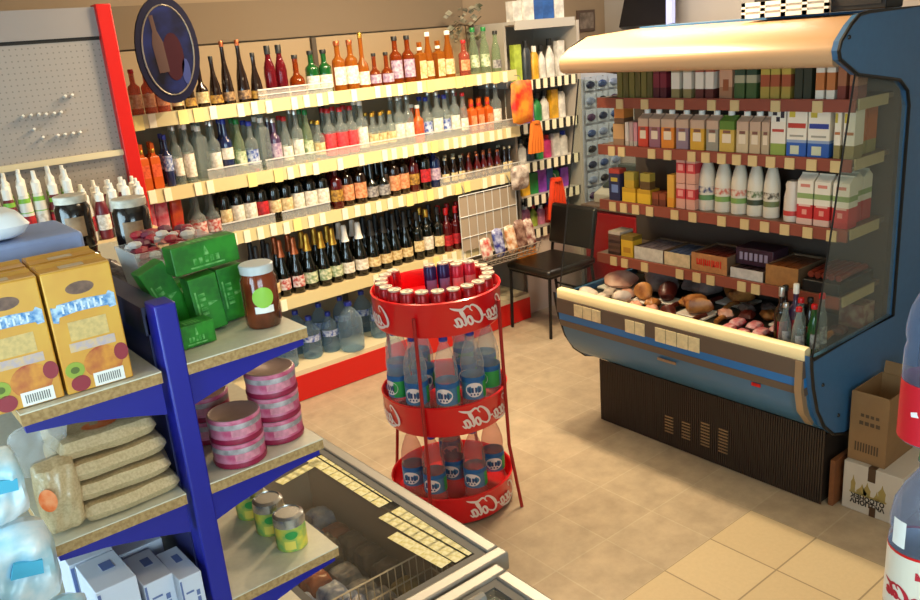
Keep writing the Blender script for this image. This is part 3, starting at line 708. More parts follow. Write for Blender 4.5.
# red counter with the grey machine
rc = empty('red_counter', (4.48, 3.2, 0), 'dark red counter behind the black chair', 'counter')
m_rc = mat('counter_red', '#8e1418', .4)
box(.02, .55, 0, 1.0, .05, .70).build('cabinet', m_rc, rc, bevel=.006)
box(0, .57, -.02, 1.02, .70, .73).build('worktop', mat('counter_top', '#6e5a50', .5), rc, bevel=.004)
box(.04, .53, .02, .98, 0, .05).build('plinth', m_dark, rc)
for i in range(2): box(.008, .022, .03+.48*i, .49+.48*i, .08, .68).build('door', mat('counter_door', '#9c161a', .35), rc, bevel=.004)
cr = empty('cash_register', (4.72, 4.0, .73), 'pale grey cash register with dark top on the red counter', 'cash register')
b = MB(); b.prism([(-.15, 0), (.16, 0), (.16, .16), (.05, .15), (-.15, .07)], 'y', -.17, .17); b.build('body', mat('register_grey', '#b8b2a6', .45), cr, bevel=.008)
b = MB(); b.prism([(-.08, .105), (.05, .158), (.05, .172), (-.08, .12)], 'y', -.14, .14); b.build('keypad', mat('keypad_dark', '#3c423e', .5), cr)
box(.04, .13, -.10, .10, .16, .26).build('display', mat('display_dark', '#4a504e', .4), cr, bevel=.008)

# black chair facing the cooler aisle (seat front towards -x)
ch = empty('chair', (3.93, 3.98, 0), 'black padded metal chair between the household shelf and the cooler', 'chair')
m_leather = mat('black_vinyl', '#15110f', .35, bump=.1); m_legs = mat('black_metal', '#141212', .35, .3)
CX, CY = 3.64, 4.19   # seat front corner line
def cl(p): return (p[0]-3.93, p[1]-4.02, p[2])
b = MB(); b.box(-.26, .20, -.22, .20, .425, .475); b.build('seat', m_leather, ch, bevel=.02)
b = MB(); b.prism([(.155, .53), (.195, .53), (.245, .81), (.205, .81)], 'y', -.215, .20); b.build('backrest', m_leather, ch, bevel=.018)
for s_ in (-.20, .18):
    b = MB(); b.tube([(-.25, s_, 0), (-.235, s_, .42)], .011, 8); b.build('leg', m_legs, ch)
    b = MB(); b.tube([(.23, s_, 0), (.17, s_, .43), (.19, s_, .56), (.232, s_, .77)], .011, 8); b.build('leg', m_legs, ch)
b = MB(); b.tube([(-.235, -.20, .42), (-.235, .18, .42), (.17, .18, .42), (.17, -.20, .42)], .011, 8, closed=True); b.build('seat_frame', m_legs, ch)
b = MB(); b.tube([(.2, -.20, .22), (.2, .18, .22)], .008, 8); b.build('stretcher', m_legs, ch)

# wire snack rack hooked on the shelf end
sx0, sx1 = 3.30, 3.80
sr = empty('wire_snack_rack', (sx0, 4.188, .55), 'white wire snack rack hooked to the right end of the third liquor shelf', 'rack')
g = MB()
for i in range(8): g.tube([(i*(sx1-sx0)/7, -.01, .03), (i*(sx1-sx0)/7, -.01, .45)], .003, 5)
for z in (.03, .17, .31, .45): g.tube([(0, -.01, z), (sx1-sx0, -.01, z)], .0035, 5)
g.build('back_grid', m_chrome, sr)
g = MB()
for i in range(15): g.tube([(i*(sx1-sx0)/14, -.01, .0), (i*(sx1-sx0)/14, -.20, .0), (i*(sx1-sx0)/14, -.23, .075)], .003, 5)
for q in ((-.01, .0), (-.1, .0), (-.2, .0), (-.225, .04), (-.23, .075)): g.tube([(0, q[0], q[1]), (sx1-sx0, q[0], q[1])], .0035, 5)
g.build('basket', mat('dull_wire', '#9c8e80', .4, .3), sr)
g = MB(); g.box(0, sx1-sx0, -.006, -.003, .08, .44); g.build('backing_card', mat('pale_card', '#a6947f', .6), sr)
for x in (.05, .45):
    g = MB(); g.tube([(x, -.01, .45), (x, .0, .49), (x, .03, .535)], .004, 5); g.build('hook', m_steel, sr)
for i, (x, c, c2, nm, h) in enumerate([(.07, '#d8cfc0', '#b84038', 'white and red', .15), (.18, '#2a2c78', '#b8bcd8', 'dark blue', .19), (.29, '#b87848', '#e8d8c0', 'orange brown', .19), (.38, '#5a3428', '#a08070', 'dark brown', .21), (.46, '#7a3c34', '#d8c8b8', 'maroon', .2)]):
    b = MB().pillow(.086, h, .045, 10, 4, .05, 20+i); b.xf(Matrix.Translation((0, .0, h/2)) @ Matrix.Rotation(PI/2-.22, 4, 'X'))
    o = b.build('crisp_bag', mat('crisps_'+c[1:], c, .3, noise=(22, .5), col2=c2), None, (sx0+x+.01, 4.19-.135, .575))
    tag(o, f'{nm} snack bag standing in the white wire rack', 'snack bag', 'snack bags in the wire rack')
# ------------------------------------------------------------------ open dairy cooler
CYR, CYL = 1.50, 2.80          # right and left end
co_ = empty('dairy_cooler', (2.785, CYR, 0), 'blue open-front dairy cooler with glowing cream canopy and stocked shelves', 'cooler')
dx, dy = -2.785, -CYR
m_cool = mat('cooler_blue', '#386690', .45, noise=(30, .06)); m_cblue = mat('cooler_front_blue', '#3a6f98', .35); m_cstripe = mat('cooler_bright_blue', '#2278c4', .35)
m_cgrey = mat('cooler_grey', '#5f5248', .45); m_canopy = mat('canopy_cream', '#bb9670', .35); m_in = mat('cooler_inside', '#4e4038', .6); m_strip_r = mat('cooler_strip', '#8a4534', .45)
m_alu = mat('tan_aluminium', '#a48e72', .4, .4)
Cpoly = [(2.785, .745), (2.79, .70), (2.81, .61), (2.85, .50), (2.91, .41), (2.99, .345), (3.08, .315), (3.74, .315), (3.74, 1.965), (3.05, 1.962), (2.985, 1.955), (2.93, 1.925), (2.868, 1.875), (2.856, 1.845), (2.868, 1.815), (3.0, 1.753), (3.33, 1.704), (3.40, 1.66), (3.425, 1.60), (3.44, .73), (2.80, .73)]
Lpoly = [p for p in Cpoly[:9]]+[(3.05, 1.93), (2.97, 1.90), (2.92, 1.87), (2.92, 1.83), (3.02, 1.80), (3.33, 1.75)]+Cpoly[17:]
for y0, Cpoly in ((CYR-.026, Cpoly), (CYL, Lpoly)):
    b = MB(); b.prism([(x+dx, z) for x, z in Cpoly], 'y', y0+dy, y0+(.026 if y0 < 2 else .02)+dy); e = b.build('end_panel', m_cool, co_, smooth=False)
    yy = y0-.001 if y0 < 2 else y0+.021
    b = MB(); b.tube([(x+dx, yy+dy, z) for x, z in Cpoly], .007, 6, closed=True); b.build('edge_trim', m_black, e)
    for px_, pz_ in (((2.92, 1.885) if y0 < 2 else (3.2, 1.885)), (2.88, .60), (3.02, .42)):
        b = MB(); b.ball((px_+dx, yy+dy, pz_), .008, 8, 5); b.build('screw', m_black, e)
    gp = [(2.81, .73), (3.43, .73), (3.415, 1.60), (3.33, 1.70), (3.0, 1.753)]
    b = MB(); b.prism([(x+dx, z) for x, z in gp], 'y', y0+.008+dy, y0+.013+dy); b.build('end_glass', glass('cooler_glass', '#eef2ee', .0, ior=1.22), e)
    b = MB(); b.tube([(2.81+dx, y0+.010+dy, .73), (3.0+dx, y0+.010+dy, 1.753)], .004, 6); b.build('glass_edge', m_black, e)
ya, yb_ = dy+CYR, dy+CYL
can = [(3.0, 1.788), (2.888, 1.788), (2.870, 1.798), (2.864, 1.812), (2.864, 1.845), (2.872, 1.860), (2.93, 1.895), (3.06, 1.940), (3.40, 1.955), (3.40, 1.90), (3.06, 1.82)]
b = MB(); b.prism([(x+dx, z) for x, z in can], 'y', ya, yb_); b.build('canopy', m_canopy, co_, ang=60)
b = MB(); b.prism([(3.395+dx, .62), (3.44+dx, .62), (3.44+dx, 1.90), (3.395+dx, 1.90)], 'y', ya, yb_); b.build('inner_back', m_in, co_)
box(3.44+dx, 3.735+dx, ya, yb_, .315, 1.963).build('rear_housing', m_cool, co_)
# lower body: bumper, stripes, curved front
def front(poly, name, m):
    b = MB(); b.prism([(x+dx, z) for x, z in poly], 'y', ya, yb_); return b.build(name, m, co_, ang=50)
front([(2.782, .722), (2.782, .762), (2.788, .768), (2.815, .770), (2.822, .760), (2.822, .722)], 'lip', mat('lip_cream', '#e8d8a8', .4))
bump = front([(2.776, .648), (2.776, .722), (2.86, .722), (2.86, .648)], 'bumper', m_cgrey)
front([(2.792, .606), (2.787, .648), (2.88, .648), (2.88, .606)], 'bright_stripe', m_cstripe)
front([(2.80, .570), (2.79, .606), (2.88, .606), (2.88, .570)], 'grey_stripe', m_cgrey)
front([(2.812, .570), (2.825, .52), (2.85, .47), (2.89, .42), (2.94, .38), (3.0, .35), (3.08, .325), (3.40, .325), (3.40, .40), (3.0, .44), (2.92, .5), (2.90, .57)], 'curved_front', m_cblue)
front([(2.86, .60), (3.40, .60), (3.40, .70), (2.86, .70)], 'deck', mat('deck_dark', '#30302c', .4, .3))
front([(2.823, .72), (2.859, .60), (2.859, .70), (2.835, .722), (2.826, .758)], 'lip_inner', m_alu)
b = MB(); b.prism([(2.772+dx, .72), (2.772+dx, .60), (2.80+dx, .50), (2.87+dx, .42), (2.89+dx, .44), (2.84+dx, .52), (2.815+dx, .62), (2.80+dx, .72)], 'y', ya+.001, ya+.03); b.build('corner_cap', m_alu, co_)
# price labels taped on the bumper
for (a, b_, z0, z1) in ((574, 601, .652, .712), (625, 645, .645, .705), (655, 700, .640, .705)):
    Y1_, Y0_ = y_at(a, 2.776, .68), y_at(b_, 2.776, .68)
    n = max(2, round((Y1_-Y0_)/.055))
    for i in range(n):
        w_ = (Y1_-Y0_)/n
        box(2.773+dx, 2.776+dx, Y0_+i*w_+.002+dy, Y0_+(i+1)*w_-.002+dy, z0, z1).build('price_label', mat('taped_label', '#e4d4a8', .6, noise=(45, .15)), bump)
# brand badge marks on the curved front
Yb = y_at(757, 2.815, .56); box(2.806+dx, 2.81+dx, Yb-.02+dy, Yb+.02+dy, .548, .562).build('red_badge', m_redpaint, co_)
Yb = y_at(668, 2.82, .52); box(2.808+dx, 2.813+dx, Yb-.05+dy, Yb+.05+dy, .535, .547).build('badge', m_alu, co_)
# black grille plinth and wooden end board
gb = box(3.0+dx, 3.70+dx, 1.52+dy, 2.72+dy, 0, .314).build('plinth', mat('plinth_black', '#30261f', .5), co_)
rb = MB()
nr = 110
poly = []
for i in range(nr):
    yA = 1.51+1.22*i/nr
    rb.prism([(2.993+dx, yA+dy), (3.0+dx, yA+dy), (3.0+dx, yA+.009+dy), (2.993+dx, yA+.006+dy)], 'z', .004, .345)
rb.build('ribbed_front', mat('rib_black', '#3c3028', .5, .1), gb, smooth=False)
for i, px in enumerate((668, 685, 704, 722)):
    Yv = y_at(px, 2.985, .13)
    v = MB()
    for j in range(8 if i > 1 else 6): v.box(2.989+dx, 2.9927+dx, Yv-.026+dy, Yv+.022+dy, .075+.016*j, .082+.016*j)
    v.build('vent', mat('vent_reflection', '#9a8468', .3, .6), gb, smooth=False)  # yellowish reflections on the slats are put into this colour
box(3.02+dx, 3.30+dx, 1.472+dy, 1.492+dy, .0, .21).build('wooden_board', mat('board_wood', '#8a5430', .6, noise=(8, .3)), co_)
# shelves: top height, front x
CS = {1: (1.655, 3.09), 2: (1.432, 3.11), 3: (1.160, 3.14), 4: (.892, 3.02)}
CS = {1: (1.655, 3.09), 2: (1.432, 3.09), 3: (1.160, 3.09), 4: (.892, 3.06)}
m_gt = mat('cooler_tag', '#cbb07c', .6)
gt_me = box(-.006, 0, -.02, .02, -.026, .018).mesh('price_tag', m_gt, False)
TAGS = {1: [620, 645, 680, 712, 735, 776, 818], 2: [612, 622, 652, 668, 692, 706, 722, 737, 753, 771, 790, 812, 836], 3: [613, 624, 636, 650, 675, 693, 722, 745, 765, 785, 808, 832], 4: [614, 625, 645, 680, 697, 711, 742, 756]}
for k, (z, xf) in CS.items():
    s = box(xf+.01+dx, 3.395+dx, ya+.02, yb_-.02, z-.02, z).build('shelf', mat('cooler_shelf', '#6a5648', .5), co_)
    box(xf+dx, xf+.01+dx, ya+.02, yb_-.02, z-.046, z+.002).build('price_strip', m_strip_r, s)
    box(xf+.02+dx, 3.34+dx, ya+.014, ya+.02, z-.04, z+.002).build('end_strip', mat('end_strip', '#b8a47c', .5), s)
    for px in TAGS[k]:
        link('price_tag', gt_me, s, (xf+dx, y_at(px, xf, z-.02)+dy, z-.022))
# goods: cartons built from printed bands
def cm(c, rough=.5): return mat('carton_'+c[1:], c, rough)
def carton_mesh(w_, d, h, bands, gable=False, patches=()):
    cols = [b[1] for b in bands]+[p[4] for p in patches]
    uniq = list(dict.fromkeys(cols)); b = MB(); z = 0; hb = h*(.86 if gable else 1)
    for fr, c in bands:
        b.box(-d/2, d/2, -w_/2, w_/2, z*hb, fr*hb, uniq.index(c)); z = fr
    if gable:
        i = uniq.index(bands[-1][1])
        b.prism([(-d/2, hb), (d/2, hb), (.004, h*.97), (.004, h), (-.004, h), (-.004, h*.97)], 'y', -w_/2, w_/2, i)
    for u0, v0, u1, v1, c in patches:
        b.box(-d/2-.0012, -d/2, -w_/2+u0*w_, -w_/2+u1*w_, v0*h, v1*h, uniq.index(c))
    return b.mesh('carton', [cm(c) for c in uniq], False)
_cc = {}
def goods(name, k, pa, pb, h, bands, desc, cat, group, gable=False, patches=(), cap=None, depth=.07, dxo=.02, z=None, place=None, rows=1):
    zt, xf = CS[k] if z is None else (z, CS[k][1])
    xs = xf+dxo+depth/2
    y1, y0 = y_at(pa, xs-depth/2, zt+.03), y_at(pb, xs-depth/2, zt+.03)
    w_ = (y1-y0)-.003
    if w_ < .012: w_ = .012
    key = (round(w_, 3), depth, h, str(bands), gable, str(patches))
    if key not in _cc: _cc[key] = carton_mesh(w_, depth, h, bands, gable, patches)
    for r in range(rows):
        o = link(name, _cc[key], None, (xs+r*(depth+.004), (y0+y1)/2, zt+.001))
        if cap:
            MB().cyl(0, 0, h, h+.018, min(.014, w_*.3), 10).build('cap', cap, o)
        pl = place or {1: 'on top cooler shelf', 2: 'on second cooler shelf', 3: 'on third cooler shelf', 4: 'on fourth cooler shelf'}[k]
        if r: pl = 'behind, '+pl
        reg(o, desc, cat, group, pl, pa, 'from left end')
    return o
W0 = '#e4d8c6'
g1 = 'packs on the top cooler shelf'
for i in range(6): goods('spread_box', 1, 617+6*i, 622.5+6*i, .15, [(1, '#5a5228' if i % 2 else '#6e6430')], 'thin olive green box', 'box', g1, depth=.12)
for a in (653, 660): goods('spread_box', 1, a, a+6.5, .15, [(.3, '#4a1420'), (.7, '#7a2634'), (1, '#5c1826')], 'thin maroon box', 'box', g1, depth=.12)
for a, c, n_ in ((671, '#a89878', 'beige'), (683, '#a89878', 'beige'), (695, '#a8503c', 'red'), (705, '#b45a40', 'red')): goods('juice_carton', 1, a, a+8.5, .155, [(.25, '#5c2a24' if n_ == 'red' else '#8c7c50'), (.7, W0), (1, c)], f'slim {n_} drink carton', 'carton', g1)
goods('juice_carton', 1, 719, 732, .155, [(.3, '#a07050'), (1, '#c89878')], 'peach coloured drink carton', 'carton', g1, patches=((.25, .2, .7, .5, '#94502c'),))
for a in (734, 746): goods('juice_carton', 1, a, a+10.5, .155, [(.4, '#40582c'), (.6, '#a8a080'), (1, '#2c4430')], 'dark green drink carton', 'carton', g1)
for a in (760, 770, 781): goods('juice_carton', 1, a, a+9.5, .155, [(.3, '#a88c3c'), (.6, '#a04c2c'), (1, '#b8a044')], 'yellow drink carton with red print', 'carton', g1)
for a in (794, 803): goods('juice_carton', 1, a, a+8.5, .15, [(1, '#2c3020')], 'very dark green drink carton', 'carton', g1)
for a in (815, 826): goods('yogurt_bottle', 1, a, a+9, .13, [(.25, W0), (.75, '#c07038'), (1, W0)], 'white and orange drinking yogurt', 'bottle', g1, cap=m_whitecap)
for a in (837, 849): goods('juice_carton', 1, a, a+9, .12, [(.4, '#7c3428'), (1, '#a86844')], 'brownish red carton', 'carton', g1)
g2 = 'packs on the second cooler shelf'
goods('juice_carton', 2, 613, 624, .10, [(.3, '#8a6a50'), (1, '#b88c5c')], 'short tan carton', 'carton', g2)
o = goods('juice_carton', 2, 614, 624, .085, [(.3, '#6a4a34'), (1, '#c07838')], 'orange carton stacked on the tan carton', 'carton', g2, z=1.432+.102)
for i in range(3): goods('juice_carton', 2, 625+4.2*i, 628.8+4.2*i, .11, [(.2, '#b8a898'), (1, ['#d0c0b4', '#b89890', '#c8888c'][i])], ['thin ivory carton', 'thin mauve carton', 'thin pink carton'][i], 'carton', g2)
for a, b_, c, n_ in ((638, 648, '#c8402c', 'red'), (649, 660, '#94606c', 'mauve'), (661, 674, '#d8802c', 'orange'), (676, 688, '#8c7480', 'lilac'), (690, 704, '#d09c34', 'yellow'), (706, 718, '#948c7c', 'grey'), (719, 734, '#c8a44c', 'yellow and green'), (736, 748, '#c8b08c', 'beige'), (749, 760, '#c0a480', 'beige'), (761, 769, '#b8a080', 'beige')):
    goods('yogurt_carton', 2, a, b_, .150, [(.72, c), (1, '#c0a088' if 'green' not in n_ else '#5c7c30')], f'{n_} fruit yogurt carton', 'carton', g2, gable=True, cap=m_whitecap, patches=((.2, .25, .8, .5, '#e0ccb0'), (.25, .52, .75, .6, '#7c5044')))
goods('milk_carton', 2, 770, 785, .185, [(.25, '#8c9c48'), (.72, W0), (1, '#e4dccc')], 'white milk carton with black cow spots', 'carton', g2, patches=((.1, .8, .35, .95, '#2a2430'), (.6, .85, .9, .97, '#2a2430'), (.4, .72, .65, .82, '#2a2430'), (.1, .5, .9, .56, '#b44034')))
for a, b_, c, n_ in ((786, 806, '#b83c30', 'red'), (807, 829, '#2c3c8c', 'blue')):
    goods('milk_carton', 2, a, b_, .19, [(.28, '#2c58a4'), (.34, '#8c9cb8'), (1, W0)], f'large white milk carton with {n_} lettering', 'carton', g2, patches=((.05, .58, .95, .68, c), (.6, .8, .9, .98, '#c8b040'), (.15, .4, .85, .44, '#a09888'), (.35, .04, .8, .22, '#c8c8a8')))
for a in (833, 842): goods('milk_carton', 2, a, a+(7 if a < 840 else 12), .18, [(.28, '#8c7c4c'), (1, W0)], 'beige milk carton with yellow corner', 'carton', g2, patches=((.55, .75, .95, .95, '#c0a840'), (.1, .5, .9, .56, '#b46c40')))
for r in range(2):
    o = link('juice_carton', carton_mesh(.085, .075, .18, [(.28, '#94884c'), (1, '#c0601c')]), None, (3.22+.085*r, 1.595, 1.433)); reg(o, 'bright orange carton by the end glass', 'carton', g2, 'on second cooler shelf', r, 'from the shelf front')
g3 = 'packs on the third cooler shelf'
goods('tea_box', 3, 609, 620, .155, [(.85, '#2a2c4c'), (1, '#a83c30')], 'dark blue box with red top', 'box', g3, patches=((.15, .25, .75, .5, '#6c80b0'), (.2, .6, .8, .72, '#b8a040')), depth=.05)
for a in (622, 637): goods('butter_box', 3, a, a+13.5, .068, [(.7, '#d4a82c'), (1, '#b88c24')], 'small yellow butter box', 'box', g3)
for a, c in ((624, '#b4902c'), (640, '#5c4424')): goods('spice_pack', 3, a, a+10, .075, [(.5, c), (1, '#9c8c3c')], 'small pack on the yellow butter boxes', 'pack', g3, z=1.160+.0695, depth=.04, place='in the cooler')
for a in (652, 659): goods('spice_pack', 3, a, a+6.5, .06, [(.5, '#6c3420'), (1, '#8c4428')], 'brown chocolate pack', 'pack', g3)
goods('dessert_cup', 3, 667, 674, .15, [(.3, '#d8902c'), (1, '#d4a040')], 'tall yellow pack beside the pink cartons', 'pack', g3)
for lv in (0, 1):
    for a in (676, 686): goods('cream_carton', 3, a, a+9, .115, [(.4, '#d09884'), (.8, '#c43c40'), (1, '#d4a090')], 'pink and red cream carton', 'carton', g3, z=1.160+.1175*lv, place=('lower' if lv == 0 else 'upper')+' row, third cooler shelf', patches=((.2, .5, .8, .75, '#e08c84'),))
mbot = MB().lathe([(1e-4, 0), (.98, 0), (1, .02), (1, .52), (.97, .6), (.80, .75), (.52, .88), (.50, .90)], 16)
for i, (a, c1, c2) in enumerate([(698, '#2c3c6c', '#5c8450'), (714, '#c86450', '#7c9c50'), (730, '#c86c58', '#7c9c50'), (746, '#5c6c3c', '#3c4430'), (762, '#4c4030', '#6c7448')]):
    R = (y_at(a, 3.13, 1.2)-y_at(a+15.3, 3.13, 1.2))/2-.001; H = .235
    y = y_at(a+7.6, 3.15, 1.2)
    b = MB().lathe([(max(r*R, 1e-4), z*H) for r, z in [(0, 0), (.98, 0), (1, .02), (1, .52), (.97, .6), (.80, .75), (.55, .88), (.42, .92)]], 18)
    o = b.build('milk_bottle', mat('milk_white', '#d8ccb8', .35), None, (3.165, y, 1.161))
    MB().lathe([(R*.5, .91*H), (R*.5, H), (1e-4, H)], 12).build('cap', m_whitecap, o)
    l = MB(); l.lathe([(R*1.02, .2*H), (R*1.02, .30*H)], 14, arc=(PI*.5, PI*1.5)); l.build('lower_label', cm(c2), o)
    l = MB(); l.lathe([(R*1.02, .34*H), (R*1.02, .46*H)], 14, arc=(PI*.55, PI*1.45)); l.build('upper_label', mat('milkprint_'+c1[1:], c1, .5, noise=(60, .5), col2='#d8ccb8'), o)
    reg(o, 'white milk bottle with '+['blue and green', 'red and green', 'red and green', 'green spotted', 'dark spotted'][i]+' label', 'bottle', 'milk bottles in the cooler', 'in the cooler', i, 'from the pink cartons')
b = MB().lathe([(1e-4, 0), (.034, 0), (.036, .02), (.034, .1), (.028, .13), (.03, .15), (.024, .165), (1e-4, .165)], 16)
o = b.build('kefir_bottle', mat('kefir_white', '#d4c4b4', .35), None, (3.15, y_at(788.5, 3.12, 1.2), 1.161)); tag(o, 'short white bottle between milk bottles and red milk cartons', 'bottle')
MB().lathe([(.037, .025), (.036, .045)], 14).build('label', cm('#c03c34'), o)
for i, (a, b_) in enumerate(((796, 812), (813, 829), (831, 848))):
    goods('milk_carton', 3, a, b_, .205, [(.14, '#d8b0a0' if i < 2 else '#b82c2c'), (.46, '#c42c2c'), (.60, W0), (.72, '#8ca064'), (1, W0)], 'red and white milk carton facing front', 'carton', 'red and white milk cartons', gable=True, patches=((.2, .74, .8, .80, '#d08070'), (.12, .36, .88, .40, '#e0b0a0'), (.35, .2, .65, .3, '#e09080')))
for r in range(2):
    o = link('milk_carton', carton_mesh(.075, .07, .205, [(.46, '#bc2828'), (.60, W0), (.72, '#8ca064'), (1, W0)], True), None, (3.235+.08*r, 1.595, 1.161)); reg(o, 'red milk carton beside the end glass', 'carton', 'red and white milk cartons', 'on third cooler shelf', r, 'from the front')
g4 = 'boxes on the fourth cooler shelf'
for i, c in enumerate(('#3c2820', '#4a3024', '#3a2420', '#5c4438')):
    z4 = .892+.0295*i
    goods('chocolate_bar', 4, 608, 620, .028, [(.5, c), (1, '#5c4034' if i < 3 else '#b8a898')], 'flat dark chocolate pack in a stack', 'pack', g4, z=z4, place='at the cooler left end' if i == 0 else 'at the cooler left end', depth=.1)
goods('sweet_box', 4, 621, 633, .105, [(.8, '#d0a42c'), (1, '#7c6424')], 'upright yellow sweet box', 'box', g4, patches=((.2, .2, .8, .45, '#b07c20'),))
def tray(a, b_, h, d, front_c, fill_c, desc, back=0, txt=None):
    zt, xf = CS[4]
    y1, y0 = y_at(a, xf+.02, zt+.03), y_at(b_, xf+.02, zt+.03); w_ = y1-y0-.004
    t = empty('display_box', (xf+.02, (y0+y1)/2, zt+.001), desc, 'box', 'display boxes in the cooler')
    b = MB(); b.box(0, .004, -w_/2, w_/2, 0, h); b.build('front_flap', mat('flap_'+front_c[1:], front_c, .55, noise=(40, .2)), t, smooth=False)
    b = MB(); b.box(.004, d, -w_/2, w_/2, 0, .004); b.box(d-.004, d, -w_/2, w_/2, .004, h+back); b.box(.004, d-.004, -w_/2, -w_/2+.004, .004, h); b.box(.004, d-.004, w_/2-.004, w_/2, .004, h)
    b.build('tray', cm('#6c5440'), t, smooth=False)
    n = max(2, int(w_/.035))
    for i in range(n):
        yy = -w_/2+w_*(i+.5)/n
        box(.008, d-.008, yy-w_/n*.45, yy+w_/n*.45, .004, h*.92).build('bar', mat('bar_'+fill_c[1:], fill_c, .3, noise=(40, .4)), t, bevel=.003)
    if txt:
        b = text_on(lambda u, v: (-.0012, -u, h*.52+v), txt, h*.62, True, .002); b.build('lettering', m_redpaint, t, smooth=False)
    return t
tray(634, 663, .062, .20, '#c8c0b0', '#7c7078', 'white fronted sweet tray beside the yellow box on the fourth cooler shelf')
tray(664, 690, .062, .20, '#d0b890', '#4c5c80', 'cream fronted display box on the fourth cooler shelf')
tb = tray(691, 727, .082, .20, '#b47848', '#5c2018', 'tan display box with red lettering on the fourth cooler shelf')
b = MB()
for i, u in enumerate((-.055, -.033, -.011, .011, .033, .055)):
    if i % 2: b.box(-.0015, 0, u-.009, u+.009, .03, .037); b.box(-.0015, 0, u-.009, u-.003, .037, .056)
    else: b.box(-.0015, 0, u-.009, u-.004, .026, .06)
    b.box(-.0015, 0, u+.003, u+.009, .03, .058)
b.build('lettering', m_redpaint, tb, smooth=False)
tray(730, 763, .045, .20, '#c4bcb4', '#28181c', 'low dark sweet tray with white front on the fourth cooler shelf')
pb = empty('chocolate_box', (3.14, y_at(753, 3.14, .98), .892+.0475), 'dark purple chocolate box standing in the white fronted tray', 'box', None)
box(0, .12, -.095, .085, 0, .075).build('carton', mat('plum_box', '#3a2030', .4, noise=(26, .4)), pb, bevel=.002)
b = MB()
for i in range(6): b.box(-.0015, 0, -.07+.024*i, -.055+.024*i, .022, .056)
b.build('pale_print', cm('#8c8098'), pb, smooth=False)
tray(765, 798, .085, .22, '#a4703c', '#7c4420', 'brown display box of gold bars on the fourth cooler shelf', .0)
bt = empty('sausage_tray', (3.08, 1.606, .893), 'black tray of red sausages on the right of the fourth cooler shelf', 'tray')
box(0, .28, -.074, .082, 0, .05).build('tray', m_black, bt, bevel=.004)
for i in range(5):
    MB().tube([(.03, -.054+.029*i, .065), (.14, -.054+.029*i, .07), (.25, -.054+.029*i, .065)], .014, 8).build('sausage', mat('sausage_red', '#7a2c1c', .35, noise=(20, .3)), bt)
# deck: meats, packs and bottles
m_skin = mat('smoked_skin', '#7a3c1c', .35, noise=(14, .5), col2='#c88848'); m_ham = mat('ham_pink', '#c07868', .4, noise=(10, .4), col2='#e0b098'); m_whitep = mat('cured_white', '#e0cfc0', .4, noise=(20, .3)); m_saus = mat('sausage_dark', '#5c2018', .35, noise=(14, .4))
ZD = .701
def deck(px, dist): # dist from the lip
    return (2.90+dist, y_at(px, 2.90+dist, ZD+.05), ZD)
def lump(name, px, dist, r, sc_, m, label, cat, group='meats on the cooler deck', seed=0, tr=True):
    t = empty(name, deck(px, dist), label, cat, group)
    if tr: box(-r*sc_[0]*1.1, r*sc_[0]*1.1, -r*sc_[1]*1.1, r*sc_[1]*1.1, 0, .012).build('foam_tray', m_whitecap, t, bevel=.004)
    rnd = random.Random(seed); b = MB()
    b.ball((0, 0, .012+r*sc_[2]*.95), r, 16, 10, sx=sc_[0], sy=sc_[1], sz=sc_[2])
    ph = [rnd.uniform(0, 6) for _ in range(4)]
    b.v = [(x*(1+.22*math.sin(3.1*y/r+ph[0])+.10*math.sin(6*z/r+ph[1])), y*(1+.2*math.sin(3.4*x/r+ph[2])), z*(1+.22*math.sin(3*x/r+2.2*y/r+ph[3]))) for x, y, z in b.v]
    b.build('meat', m, t)
    return t
lump('ham_pack', 600, .07, .075, (1, 1.2, .45), m_ham, 'pale pink ham in a tray at the left end of the deck', 'meat', seed=1)
lump('bacon_pack', 585, .0, .045, (.8, 1.2, .35), m_whitep, 'white wrapped lard at the front left corner of the deck', 'meat', seed=2, tr=False)
lump('fish_pack', 627, .015, .05, (.9, 1.0, .6), m_whitep, 'bright white wrapped cut near the deck front', 'meat', seed=3)
lump('chicken', 638, .17, .09, (1, 1.0, .62), mat('grey_wrap', '#8c7c78', .25, noise=(18, .4)), 'large grey film wrapped cut at the deck back', 'meat', seed=4, tr=False)
lump('chicken', 668, .20, .085, (1, 1.2, .6), mat('grey_wrap', '#8c7c78'), 'grey wrapped bird behind the smoked meats', 'meat', seed=5, tr=False)
lump('smoked_chicken', 645, .06, .05, (.9, .9, .7), m_skin, 'small golden smoked cut beside the white wrapped cut', 'meat', seed=6)
lump('smoked_ham', 662, .075, .05, (.9, .9, .75), m_saus, 'dark red smoked sausage ring in the deck middle', 'meat', seed=7)
lump('smoked_chicken', 684, .045, .06, (1, 1.15, .62), m_skin, 'large golden brown smoked chicken in the deck middle', 'meat', seed=8)
lump('smoked_chicken', 700, .15, .065, (1, 1.1, .62), m_skin, 'brown smoked bird at the deck back behind the golden chicken', 'meat', seed=9)
lump('smoked_fish', 712, .03, .04, (.9, 1.1, .6), m_skin, 'small smoked piece right of the golden chicken', 'meat', seed=10)
